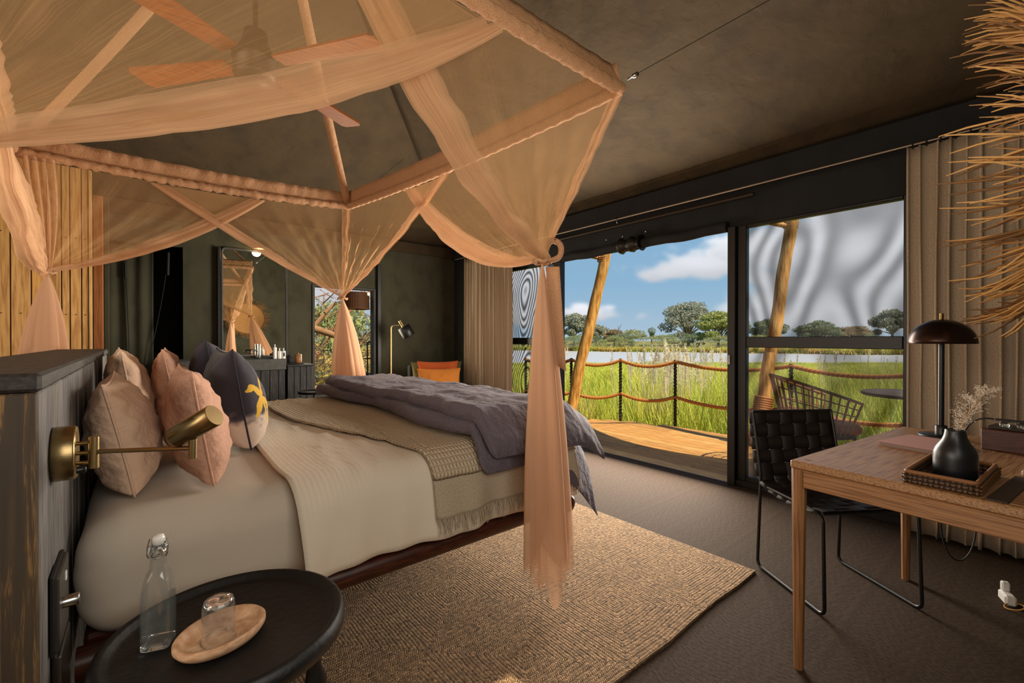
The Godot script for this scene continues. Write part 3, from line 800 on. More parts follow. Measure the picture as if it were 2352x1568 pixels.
	var wl = thing("wicker_lampshade", "woven cane lampshade with a lit bulb hanging in the washroom opening", "lamp", Vector3(2.30, 1.6, -6.05))
	putw("shade", G.new().lathe([Vector2(0.17, 1.60), Vector2(0.165, 1.82)], Transform3D(Basis(), Vector3(2.27, 0, -6.0)), 24), "wicker_shade", wl)
	putw("rib", G.new().lathe([Vector2(0.172, 1.595), Vector2(0.176, 1.60), Vector2(0.172, 1.605)], Transform3D(Basis(), Vector3(2.27, 0, -6.0)), 24), "rattan_plain", wl)
	putw("bulb", G.new().ball(Vector3(2.385, 1.80, -5.88), 0.022, 12), "lamp_glow", wl)
	putw("flex", G.new().rod(Vector3(2.385, 1.82, -5.88), Vector3(2.385, 2.4, -5.9), 0.004, 6), "cord_black", wl)

func lamp(called, at, color, energy, size):
	var l = OmniLight3D.new(); l.name = called; l.position = at; l.light_color = color; l.light_energy = energy; l.light_size = size
	l.omni_range = 12.0; l.omni_attenuation = 2.0; l.shadow_enabled = true; add_child(l)

# ---------------------------------------------------------------- bed
func build_bed():
	var rug = put("jute_rug", rug_mesh(), "jute_rug")
	tag(rug, "braided jute rug in concentric squares, lying under and beside the bed", "rug")
	var bed = thing("bed", "wide bed on a round dark red timber frame with a cream fitted mattress", "bed", Vector3(0.78, 0, -2.7))
	var soft = noise(23, 1.6, 3)
	var mg = G.new()
	mg.rbox(Vector3(0.79, 0.516, -2.72), Vector3(1.86, 0.34, 2.2), 0.11, 6, 20, func(p, nn):
		return p + nn * (0.006 * soft.get_noise_3d(p.x * 1.5, p.y * 3.0, p.z * 1.5) + 0.003 * sin(p.x * 9.0 + p.z * 3.0) * maxf(0.0, nn.y)))
	putw("mattress", mg, "mattress_cotton", bed)
	putw("base", G.new().ab(Vector3(-0.12, 0.28, -3.76), Vector3(1.66, 0.37, -1.68), 0.01), "bed_rail", bed)
	putw("side_rail", G.new().rod(Vector3(-0.13, 0.325, -1.63), Vector3(1.68, 0.325, -1.63), 0.044, 16), "bed_rail", bed)
	putw("side_rail", G.new().rod(Vector3(-0.13, 0.335, -3.79), Vector3(1.68, 0.335, -3.79), 0.046, 16), "bed_rail", bed)
	var fb = G.new()
	fb.tube([Vector3(1.70, 0.335, -3.88), Vector3(1.70, 0.335, -3.87), Vector3(1.70, 0.335, -1.58), Vector3(1.70, 0.335, -1.562), Vector3(1.70, 0.335, -1.552), Vector3(1.70, 0.335, -1.547)], [0.03, 0.046, 0.046, 0.042, 0.03, 0.012], 16)
	putw("foot_bar", fb, "bed_rail", bed)
	for p in [Vector2(1.2, -2.2), Vector2(1.2, -3.3), Vector2(0.1, -2.2), Vector2(0.1, -3.3)]:
		putw("leg", G.new().tube([Vector3(p.x, 0.0155, p.y), Vector3(p.x, 0.29, p.y)], [0.028, 0.04], 12), "bed_rail", bed)
	# cream coverlet, hanging over the near side
	var cz = noise(29, 2.2, 3)
	var over = func(x, s, lift):  # s along the cloth from the far edge; drops over the near side
		var flat = 2.13; var r = 0.10
		var p
		var arc = r * PI / 2
		if s < flat: p = Vector3(x, 0.690 + lift - 0.07 * pow(maxf(0.0, 1.0 - s / 0.16), 2.0), -3.83 + s)
		elif s < flat + arc:
			var a = (s - flat) / r; p = Vector3(x, 0.690 - r + (r + lift) * cos(a), -3.83 + flat + (r + lift) * sin(a))
		else:
			var dn = s - flat - arc; p = Vector3(x, 0.690 - r - dn, -3.83 + flat + r + lift + 0.05 * dn)
		var hang = smoothstep(2.2, 2.5, s)
		var ridge = pow(1.0 - absf(cz.get_noise_2d(x * 2.6 + 0.5 * s, s * 0.35)), 6.0) * smoothstep(0.45, 0.65, x) * (1.0 - smoothstep(0.9, 1.1, x))
		p.y += (0.007 * (0.5 + 0.5 * cz.get_noise_2d(x * 2.2, s * 0.8)) + 0.009 * ridge) * (1.0 - hang)
		var fold = sin(x * 15.0 + 1.6 * sin(x * 4.0) + 0.8 * cz.get_noise_2d(x, s * 1.5)) + 0.4 * sin(x * 37.0 + 2.0 * s)
		p.z += smoothstep(2.12, 2.5, s) * (0.030 + 0.020 * fold)
		return p
	var cov = G.new()
	cov.cloth(70, 110, func(u, v): return over.call(lerpf(0.40 + 0.02 * sin(v * 5.0) + 0.03 * smoothstep(0.8, 1.0, v), 1.72, u), v * 2.49, 0.014), -0.006, 8.0, 12.0)
	var c = put("coverlet", cov, "coverlet_cotton")
	tag(c, "cream ribbed cotton coverlet wrinkled over the middle of the bed and down its side", "bedspread")
	# waffle throw with a plain border and a fringe
	var th = thing("waffle_throw", "beige waffle-weave throw with plain border and knotted fringe under the grey duvet", "throw", Vector3(1.3, 0.4, -2.7))
	var tf = func(u, v, s0, s1):
		var s = lerpf(s0, s1, v)
		return over.call(lerpf(0.66 + 0.24 * smoothstep(0.9, 2.3, s), 1.735, u), s, 0.032)
	putw("waffle_field", G.new().cloth(46, 90, func(u, v): return tf.call(u, v, 0.0, 2.27), -0.008, 48.0, 104.0), "waffle_cotton", th)
	putw("border", G.new().cloth(46, 10, func(u, v): return tf.call(u, v, 2.271, 2.41), -0.006), "throw_border", th)
	var fg = G.new()
	for i in 110:
		var u = (i + 0.5) / 110.0
		var p = tf.call(u, 1.0, 2.27, 2.408)
		var q = p + Vector3(rng.randf_range(-0.018, 0.018), -rng.randf_range(0.05, 0.075), rng.randf_range(0.004, 0.018))
		fg.tube([p, p.lerp(q, 0.5) + Vector3(rng.randf_range(-0.006, 0.006), 0, 0.004), q], [0.003, 0.0026, 0.0012], 4, false)
	var fo = putw("fringe", fg, "throw_border", th); fo.set_meta("kind", "stuff")
	# folded grey-mauve duvet across the foot
	var dn = noise(33, 1.7, 4); var dn2 = noise(34, 6.0, 3)
	var dv = thing("duvet", "grey-mauve linen duvet folded in two across the foot of the bed", "duvet", Vector3(1.55, 0.7, -2.8))
	var slab = func(cy, x0, x1, th2, z0, z1, droop, sd, corner):
		var g = G.new()
		g.rbox(Vector3((x0 + x1) / 2, cy, (z0 + z1) / 2), Vector3(x1 - x0, th2, z1 - z0), th2 * 0.48, 6, 44, func(p, nn):
			var o = p
			o += nn * (0.3 if nn.y < -0.3 else 1.0) * (0.020 * dn.get_noise_3d(p.x * 2.2 + sd, p.y * 2.0, p.z * 1.6) + 0.011 * dn2.get_noise_3d(p.x * 1.4, p.y + sd, p.z * 1.0))
			o.x += 0.05 * dn.get_noise_2d(p.z * 1.1 + sd, 3.0) + 0.022 * sin(p.z * 4.0 + sd)
			var k = maxf(0.0, p.z + 1.645); o.y -= droop * k * (0.6 + 1.4 * k)
			var f = maxf(0.0, p.x - 1.72); o.y -= 0.55 * f * (0.5 + 1.6 * f)
			o.y -= corner * maxf(0.0, p.z + 1.80) * maxf(0.0, p.x - 1.45)
			var kk = maxf(0.0, -3.79 - p.z); o.y -= 0.45 * kk
			return o)
		return g
	putw("lower_fold", slab.call(0.780, 1.12, 1.90, 0.068, -3.86, -1.52, 1.7, 0.0, 2.6), "duvet_linen", dv)
	putw("upper_fold", slab.call(0.838, 1.16, 1.94, 0.074, -3.88, -1.49, 1.2, 5.0, 0.3), "duvet_linen", dv)

func rug_mesh():
	var g = G.new()
	var x0 = -0.05; var x1 = 2.39; var z0 = -4.6; var z1 = -0.93
	var f = func(u, v):
		var x = lerpf(x0, x1, u); var z = lerpf(z0, z1, v)
		return Vector3(x, 0.014, z + 0.006 * sin(x * 9.0))
	g.sheet(12, 18, func(u, v): return f.call(v, 1.0 - u) if false else f.call(1.0 - u, v), -(x1 - x0) / 0.52, (z1 - z0) / 0.52)
	g.smooth(false)
	for i in 12:
		var a = f.call(i / 12.0, 1.0); var b = f.call((i + 1) / 12.0, 1.0)
		g.quad(Vector3(a.x, 0.0, a.z), Vector3(b.x, 0.0, b.z), b, a, Vector2(a.x / 0.52, 0), Vector2(b.x / 0.52, 0), Vector2(b.x / 0.52, 0.03), Vector2(a.x / 0.52, 0.03))
	for i in 18:
		var a = f.call(1.0, i / 18.0); var b = f.call(1.0, (i + 1) / 18.0)
		g.quad(Vector3(b.x, 0, b.z), Vector3(a.x, 0, a.z), a, b, Vector2(b.z / 0.52, 0), Vector2(a.z / 0.52, 0), Vector2(a.z / 0.52, 0.03), Vector2(b.z / 0.52, 0.03))
	return g

# a stuffed pillow standing on its long edge: width along z, height along y, bulging along x
func pillow_mesh(w, h, t, sd, crinkle = 1.0):
	var nz = noise(sd, 1.8, 2)
	var g = G.new()
	for side in [1.0, -1.0]:
		g.sheet(36, 30, func(a, b):
			var u = (a * 2.0 - 1.0); var v = b * 2.0 - 1.0
			u = signf(u) * (1.0 - pow(1.0 - absf(u), 1.35)); v = signf(v) * (1.0 - pow(1.0 - absf(v), 1.35))
			var pu = 1.0 - 0.10 * pow(1.0 - v * v, 0.8); var pv = 1.0 - 0.09 * pow(1.0 - u * u, 0.8)
			var bulge = pow(maxf(0.0, (1.0 - u * u)), 0.42) * pow(maxf(0.0, (1.0 - v * v)), 0.30 if v < 0.0 else 0.42)
			var sagv = 1.0 - 0.22 * v
			var wr = 0.010 * crinkle * nz.get_noise_3d(u * 1.3, v * 1.3, side) * minf(1.0, bulge * 2.5)
			return Vector3(side * (t * 0.5 * bulge * sagv + wr * 1.6), h * 0.5 * v * pv + h * 0.5, -side * w * 0.5 * u * pu), 1.0, 1.0)
	return g

func pillow_seam(w, h):
	var l = []
	for i in 81:
		var s = i / 80.0 * 4.0; var e = int(s) % 4; var k = (s - int(s)) * 2.0 - 1.0
		var u = [k, 1.0, -k, -1.0][e]; var v = [-1.0, k, 1.0, -k][e]
		l.append(Vector3(0, h * 0.5 * v * (1.0 - 0.09 * pow(1.0 - u * u, 0.8)) + h * 0.5, w * 0.5 * u * (1.0 - 0.10 * pow(1.0 - v * v, 0.8))))
	return G.new().tube(l, 0.004, 6, false)

func build_pillows():
	# [name, label, category, near-end bottom (x, z), width, height, thickness, lean, material, group]
	var rows = [
		["sleeping_pillow", "peach sleeping pillow against the near half of the headboard, behind the rose pillow", "pillow", Vector3(-0.012, 0.700, -2.20), 0.80, 0.355, 0.20, 12.0, "pillow_peach", 0.0, "peach sleeping pillows along the headboard"],
		["sleeping_pillow", "peach sleeping pillow against the far half of the headboard, farthest from the side table", "pillow", Vector3(-0.012, 0.700, -3.14), 0.78, 0.44, 0.20, 9.0, "pillow_peach", 2.0, "peach sleeping pillows along the headboard"],
		["rose_pillow", "rose-terracotta linen pillow standing behind the brass reading lamp head", "pillow", Vector3(0.188, 0.700, -2.06), 0.60, 0.385, 0.18, 9.0, "pillow_rose", 0.0, "rose linen pillows in the second row"],
		["rose_pillow", "rose-terracotta pillow on the far side of the bed, only its pointed ear showing", "pillow", Vector3(0.178, 0.700, -3.10), 0.62, 0.44, 0.18, 10.0, "pillow_rose", -3.0, "rose linen pillows in the second row"],
		["night_cushion", "dark cushion with a mustard leaf and pale dipped base, nearest of the two dark ones", "cushion", Vector3(0.372, 0.706, -2.46), 0.50, 0.44, 0.25, 9.0, "pillow_night", 0.0, "dark dip-dyed cushions in the front row"],
		["night_cushion", "plain dark pointed cushion behind the one with the mustard leaf", "cushion", Vector3(0.365, 0.706, -3.04), 0.50, 0.48, 0.24, 10.0, "night_plain", -4.0, "dark dip-dyed cushions in the front row"]]
	var i = 0
	for r in rows:
		var t = thing(r[0], r[1], r[2], r[3], r[9], r[10])
		t.rotation_degrees.z = r[7]
		put("stuffed_cover", pillow_mesh(r[4], r[5], r[6], 50 + i, 1.0 if i < 4 else 0.5), r[8], t)
		put("seam", pillow_seam(r[4], r[5]), "night_seam" if i > 3 else r[8], t)
		i += 1

# ---------------------------------------------------------------- mosquito net canopy
func build_canopy():
	var NF = Vector3(1.65, 2.30, -1.21); var FF = Vector3(1.35, 2.30, -3.75); var FH = Vector3(-0.57, 2.30, -3.90); var NH = Vector3(-0.30, 2.30, -1.12)
	var KNF = Vector3(1.375, 1.53, -1.43); var KFF = Vector3(1.325, 1.53, -3.82); var KFH = Vector3(-0.44, 1.60, -4.0); var KNH = Vector3(-0.29, 1.47, -1.14)
	var apex = Vector3(0.53, 3.60, -2.5)
	var can = thing("net_canopy", "peach mosquito net canopy hung over the bed, tied back at its corners", "canopy", Vector3(0.53, 0.1, -2.5))
	var wob = noise(61, 3.0, 3)
	var rail = func(a, b, ruff):
		var l = []; var rr = []
		var n = 90; var up = Vector3.UP
		for i in n + 1:
			var t = i / float(n)
			l.append(a.lerp(b, t) - up * (0.03 * sin(t * PI)) + up * 0.003 * sin(i * 2.1)); rr.append(0.027 + ruff * (0.0045 * sin(i * 2.4 + 1.5 * sin(i * 0.7)) + 0.002 * sin(i * 0.9)))
		putw("rail_sleeve", G.new().tube(l, rr, 10), "net_cotton", can)
		var g = G.new()
		var inn = (apex - (a + b) * 0.5); inn.y = 0; inn = inn.normalized()
		g.cloth(90, 3, func(u, v):
			var p = a.lerp(b, u) - up * (0.03 * sin(u * PI))
			return p + up * (0.018 + 0.092 * v) + inn * (0.03 * v + (0.001 + 0.005 * ruff) * sin(u * 110.0 + 3.0 * sin(u * 23.0)) * (0.4 + v)), 0.004)
		putw("rail_band", g, "net_cotton", can)
	rail.call(FH, FF, 1.0); rail.call(FF, NF, 0.15); rail.call(NF, NH, 0.12); rail.call(NH, FH, 0.5)
	for c in [NF, FF, FH, NH]:
		var dir = (apex - c).normalized(); var side = dir.cross(Vector3.UP).normalized() * 0.03
		var g = G.new()
		g.cloth(2, 16, func(u, v): return c.lerp(apex, v) + side * (u * 2.0 - 1.0) - Vector3(0, 0.05 * sin(v * PI), 0), 0.003)
		putw("roof_strap", g, "net_cotton", can)
	putw("ridge_ring", G.new().tube(bent([apex + Vector3(0.04, 0, 0), apex + Vector3(0.04, 0.08, 0), apex + Vector3(-0.04, 0.08, 0), apex + Vector3(-0.04, 0, 0), apex + Vector3(0.04, 0, 0)], 0.03), 0.006, 6).rod(apex + Vector3(0, 0.08, 0), apex + Vector3(0, 0.33, 0), 0.004, 6), "steel", can)
	# one swag: sheer panel from the rail between corner and hem start, gathered at the knot
	var swag = func(corner, hem, knot, sag, outw, folds, wide, sd, fa = 0.5, cloth_m = "net_sheer"):
		var cl = func(u): return (corner.lerp(hem, u) + knot) * 0.5 + sag * pow(u, 1.3)
		var at = func(u, v):
			var a = corner.lerp(hem, u) - Vector3(0, 0.03 + 0.02 * sin(u * 2.0), 0)
			var b = cl.call(u); var c = knot + Vector3(0, 0.012 * (u - 0.5), 0) + outw * 0.012 * sin(u * 9.0)
			var p = a.lerp(b, v).lerp(b.lerp(c, v), v)
			var e = v * (1.0 - v) * 4.0
			return p + outw * e * (fa * 0.016 * sin(u * folds + sd) + fa * 0.010 * sin(u * folds * 2.3 + v * 3.0) + 0.02 * wob.get_noise_2d(u * 2.0 + sd, v * 2.0))
		putw("net_panel", G.new().sheet(60, 26, at, 2.0, 1.0), cloth_m, can)
		# the gathered hem hangs as a soft folded band below and in front of the panel
		var band = func(u, v):
			var p = at.call(1.0, u)
			var q = at.call(0.9, u)
			var inw = (q - p).normalized()
			var width = wide * (0.35 + 0.65 * sin(clampf(u * 0.85 + 0.12, 0, 1) * PI)) * (1.0 - 0.35 * u)
			return p + inw * width * (v - 0.15) + outw * (0.012 + 0.010 * sin(v * 8.0 + u * 2.0)) * (1.0 - u * 0.5)
		putw("gathered_hem", G.new().sheet(40, 10, band, 2.0, 1.0), "net_hem", can)
		var band2 = func(u, v):
			var p = at.call(1.0, u); var q = at.call(0.9, u); var inw = (q - p).normalized()
			return p + inw * wide * 0.5 * (v - 0.2) * (1.0 - 0.5 * u) * (0.5 + sin(u * PI)) + outw * (0.03 + 0.01 * sin(v * 7.0)) * (1.0 - u)
		putw("hem_fold", G.new().sheet(40, 6, band2, 2.0, 1.0), "net_hem", can)
		# the doubled strip straight down from the corner
		putw("corner_strip", G.new().sheet(6, 20, func(u, v): return at.call(0.0, v) + (hem - corner).normalized() * 0.055 * u * (1.0 - 0.8 * v) + outw * (0.01 + 0.006 * sin(u * 6.0)) * (1.0 - v), 1.0, 1.0), "net_hem", can)
	var far = Vector3(0, 0, -1); var foot = Vector3(1, 0, 0); var near = Vector3(0, 0, 1)
	swag.call(FH, Vector3(0.72, 2.28, -3.80), KFH, Vector3(0.02, -0.20, 0), near, 26.0, 0.17, 0.0)
	swag.call(FF, Vector3(0.07, 2.28, -3.86), KFF, Vector3(0.0, -0.08, 0), near, 24.0, 0.15, 2.0)
	swag.call(FF, Vector3(1.507, 2.28, -2.42), KFF, Vector3(0, -0.16, 0), -foot, 30.0, 0.16, 4.0)
	swag.call(NF, Vector3(1.455, 2.28, -2.86), KNF, Vector3(0.02, -0.42, 0.04), -foot, 26.0, 0.20, 6.0)
	swag.call(NF, Vector3(0.36, 2.28, -1.16), KNF, Vector3(-0.06, -0.28, 0.02), near, 22.0, 0.20, 1.0)
	swag.call(NH, Vector3(0.92, 2.26, -1.17), KNH, Vector3(0.0, -0.20, 0.02), near, 20.0, 0.16, 3.0)
	# head side, over the headboard
	swag.call(FH, Vector3(-0.38, 2.28, -1.9), KFH, Vector3(0, -0.62, 0), foot, 34.0, 0.2, 5.0, 1.6, "net_hem")
	putw("corner_gather", G.new().sheet(26, 20, func(u, v): return (FH + Vector3(0.05 + 0.13 * u, -0.03, 0.02)).lerp(KFH + Vector3(0.02 * u, 0, 0.01), v) + Vector3(0.03 * sin(v * PI) * (u - 0.3), 0, 0.02 + 0.016 * sin(u * 22.0) * (1.0 - v * 0.6)), 1.0, 1.0), "net_hem", can)
	swag.call(NH, Vector3(-0.43, 2.28, -2.4), KNH, Vector3(0, -0.2, 0), foot, 18.0, 0.1, 7.0)
	# tied bundles
	var bundle = func(k, bottom, wx, wz, sd, lean):
		for layer in 2:
			var low = bottom + 0.20 * layer * (0.6 if sd < 1.5 else 1.0)
			var g = G.new()
			g.sheet(64, 22, func(u, v):
				var a = u * TAU
				var e = 1.0 - exp(-3.0 * v)
				var rr = lerpf(0.022, 1.0, e * 0.75 + 0.25 * v)
				var fold = 1.0 + (0.24 * sin(a * 4.0 + sd) + 0.10 * sin(a * 7.0 + sd * 2.0 + layer)) * minf(1.0, 0.35 + v)
				var yb = low + 0.05 * sin(a * 2.0 + sd + layer * 2.0) + 0.035 * sin(a * 5.0 + sd)
				var s = (0.78 if layer == 0 else 1.0)
				return Vector3(k.x + lean.x * v + wx * rr * fold * cos(a) * s, lerpf(k.y, yb, v), k.z + lean.z * v + wz * rr * fold * sin(a) * s), 2.0, 1.0)
			putw("tied_drape", g, "net_drape", can)
		var tie = []
		for i in 25: tie.append(k + Vector3(0.036 * cos(i * TAU / 24.0), 0.004 * sin(i * 1.3), 0.036 * sin(i * TAU / 24.0)))
		putw("tie_band", G.new().tube(tie, 0.009, 8, false), "net_cotton", can)
	bundle.call(KNF, 0.13, 0.118, 0.072, 1.0, Vector3(0.0, 0, 0.06))
	bundle.call(KFF, 0.55, 0.14, 0.11, 2.0, Vector3(0.17, 0, -0.26))
	bundle.call(KFH, 0.60, 0.125, 0.09, 3.0, Vector3(-0.03, 0, -0.13))
	bundle.call(KNH, 0.40, 0.10, 0.08, 4.0, Vector3(-0.02, 0, 0.30))
	# bow loop of the front tie
	var lp = G.new()
	var R = Vector3(0.766, 0, 0.643)
	lp.tube(bent([KNF + R * 0.02, KNF + R * 0.085 + Vector3(0, 0.02, 0), KNF + R * 0.085 + Vector3(0, 0.085, 0), KNF + R * 0.03 + Vector3(0, 0.10, 0), KNF + R * 0.01], 0.03, 5), [0.011, 0.013, 0.014, 0.014, 0.014, 0.014, 0.014, 0.014, 0.014, 0.014, 0.014, 0.014, 0.014, 0.014, 0.014, 0.014, 0.014, 0.014, 0.012, 0.01], 6)
	putw("tie_bow", lp, "net_cotton", can)
	putw("tie_tail", G.new().cloth(4, 10, func(u, v): return KNF + R * (0.03 + 0.055 * u + 0.03 * v) + Vector3(0, -0.02 - 0.42 * v - 0.05 * u * v, -0.02 - 0.01 * sin(u * 5.0)), 0.003), "net_cotton", can)
	# suspension cables with turnbuckles
	var cab = func(a, b):
		putw("suspension_cable", G.new().rod(a, b, 0.0025, 6), "steel", can)
		var d = (b - a).normalized()
		putw("turnbuckle", G.new().tube([a + d * 0.0, a + d * 0.03, a + d * 0.034, a + d * 0.06, a + d * 0.064], [0.004, 0.004, 0.010, 0.010, 0.003], 8), "steel", can)
	cab.call(NF + Vector3(0.03, 0.05, 0.01), Vector3(2.62, 3.03, -0.62))
	cab.call(FF + Vector3(0.02, 0.05, -0.02), Vector3(2.1, 3.05, -4.25))
	cab.call(FH + Vector3(-0.02, 0.05, -0.02), Vector3(-1.3, 3.05, -4.3))
	cab.call(NH + Vector3(-0.02, 0.05, 0.02), Vector3(-1.2, 3.1, -0.3))

func build_ceiling_fan():
	var c = Vector3(0.43, 2.50, -2.42)
	var f = thing("ceiling_fan", "ceiling fan with orange timber blades seen through the net over the bed", "fan", c)
	put("downrod", G.new().rod(Vector3(0, 0.14, 0), Vector3(0, 1.38, 0), 0.012, 10), "fan_metal", f)
	put("motor_housing", G.new().lathe([Vector2(0, -0.085), Vector2(0.085, -0.08), Vector2(0.095, -0.06), Vector2(0.095, 0.01), Vector2(0.10, 0.015), Vector2(0.095, 0.03), Vector2(0.06, 0.09), Vector2(0.05, 0.15), Vector2(0.03, 0.155), Vector2(0, 0.156)], Transform3D(), 28), "fan_metal", f)
	put("canopy_cap", G.new().lathe([Vector2(0.02, 1.30), Vector2(0.07, 1.38), Vector2(0, 1.385)], Transform3D(), 20), "fan_metal", f)
	for k in 4:
		var a = [-54.0, 28.0, 130.0, 208.0][k]
		var bas = Basis(Vector3.UP, deg_to_rad(a)) * Basis(Vector3.RIGHT, deg_to_rad(6))
		var g = G.new(); g.smooth(false)
		var pts = [Vector3(0.13, 0, -0.045), Vector3(0.64, 0, -0.07), Vector3(0.66, 0, -0.05), Vector3(0.66, 0, 0.05), Vector3(0.64, 0, 0.07), Vector3(0.13, 0, 0.045)]
		var top = []; var bot = []
		for p in pts:
			top.append(bas * (p + Vector3(0, 0.005, 0))); bot.append(bas * (p - Vector3(0, 0.005, 0)))
		var mid = bas * Vector3(0.4, 0, 0)
		g.face(top, mid); g.face(bot, mid)
		for i in 6: g.face([bot[i], bot[(i + 1) % 6], top[(i + 1) % 6], top[i]], mid)
		var b = put("blade", g, "fan_blade", f)
		put("blade_iron", G.new().box(bas * Vector3(0.12, 0.008, 0), Vector3(0.11, 0.006, 0.035), 0.002, bas), "fan_metal", b)

# ---------------------------------------------------------------- headboard, reading lamp, sockets
func build_headboard_things():
	var hb = thing("headboard", "charcoal washed timber headboard unit with a broad capped top behind the pillows", "headboard", Vector3(-0.27, 0, -2.6), 0.4)
	# local frame: near end at z = +1.4, far end at z = -1.36; front face at x = +0.115
	var zz = 1.385
	var i = 0
	while zz > -1.36:
		var wd = minf(0.098, zz + 1.365)
		put("plank", G.new().ab(Vector3(0.095, 0.02, zz - wd + 0.0015), Vector3(0.115 - 0.002 * (i % 2), 1.085, zz), 0.003), "ash_%d" % (i % 3), hb)
		zz -= 0.098; i += 1
	put("carcass", G.new().ab(Vector3(-0.10, 0.0, -1.365), Vector3(0.094, 1.085, 1.375), 0.003), "burnt_end", hb)
	put("cap_board", G.new().ab(Vector3(-0.12, 1.087, -1.375), Vector3(0.12, 1.122, 1.40), 0.006), "burnt_cap", hb)
	put("end_plank", G.new().ab(Vector3(-0.11, 0.0, 1.377), Vector3(0.062, 1.085, 1.395), 0.003), "burnt_end", hb)
	put("end_plank", G.new().ab(Vector3(0.064, 0.0, 1.377), Vector3(0.114, 1.085, 1.396), 0.003), "burnt_end", hb)
	# swing arm reading lamp
	var y = 0.930; var wx = -0.147; var pz = -1.405
	var s = thing("reading_lamp", "brass swing-arm reading lamp fixed to the near end of the headboard", "wall lamp", Vector3(wx, y, pz))
	var ax = Basis(Vector3.FORWARD, PI / 2)  # lathe axis along +x
	putw("wall_plate", G.new().lathe([Vector2(0.058, 0.0), Vector2(0.06, 0.003), Vector2(0.06, 0.034), Vector2(0.057, 0.038), Vector2(0, 0.039)], Transform3D(ax, Vector3(wx, y, pz)), 40), "brass", s)
	putw("rotary_switch", G.new().lathe([Vector2(0.008, 0.0), Vector2(0.008, 0.016), Vector2(0.006, 0.018), Vector2(0, 0.018)], Transform3D(ax, Vector3(wx + 0.036, y - 0.04, pz + 0.008)), 14), "black_metal", s)
	for dy in [-0.022, 0.0, 0.022]:
		putw("bracket_pin", G.new().rod(Vector3(wx + 0.036, y + dy, pz + 0.02), Vector3(wx + 0.066, y + dy, pz + 0.03), 0.0045, 8), "brass", s)
	var hx = wx + 0.068; var hz = pz + 0.034
	putw("hinge", G.new().rod(Vector3(hx, y - 0.034, hz), Vector3(hx, y + 0.036, hz), 0.0095, 16), "brass", s)
	var e = Vector3(0.096, 0.928, -1.29)
	putw("arm", G.new().rod(Vector3(hx, y + 0.002, hz), e, 0.0052, 12), "brass", s)
	putw("elbow", G.new().rod(e + Vector3(0, -0.024, 0), e + Vector3(0, 0.021, 0), 0.0085, 16), "brass", s)
	var nk = Vector3(0.112, 0.975, -1.276)
	putw("neck", G.new().rod(e + Vector3(0, 0.018, 0), nk, 0.004, 10), "brass", s)
	var h0 = Vector3(0.066, 0.953, -1.318); var h1 = Vector3(0.136, 1.006, -1.256)
	var d = (h1 - h0).normalized()
	putw("shade", G.new().tube([h0, h0 + d * 0.002, h1 - d * 0.002, h1], [0.025, 0.0265, 0.0265, 0.0255], 32), "brass", s)
	putw("pivot", G.new().rod(nk - d * 0.012, nk + d * 0.012, 0.006, 10), "brass_dark", s)
	# control plates
	for q in [[-1.415, 0.60, "metal socket plate with a round knob on the headboard below the reading lamp", true], [-1.44, 0.42, "metal socket plate low on the headboard, half hidden by the side table", false]]:
		var p = thing("socket_plate", q[2], "socket", Vector3(-0.1415, q[1], q[0]), 0, "socket plates on the headboard")
		put("plate", G.new().box(Vector3(0.004, 0, 0), Vector3(0.012, 0.16, 0.16), 0.003), "socket_plate", p)
		put("back_box", G.new().box(Vector3(-0.001, 0, 0), Vector3(0.008, 0.17, 0.17), 0.002), "frame_black", p)
		if q[3]:
			put("knob", G.new().lathe([Vector2(0.013, 0.0), Vector2(0.013, 0.024), Vector2(0.011, 0.026), Vector2(0, 0.026)], Transform3D(ax, Vector3(0.01, -0.002, 0.012)), 20), "steel", p)
			put("indicator", G.new().box(Vector3(0.011, 0.045, -0.02), Vector3(0.003, 0.02, 0.012), 0.001), "porcelain", p)

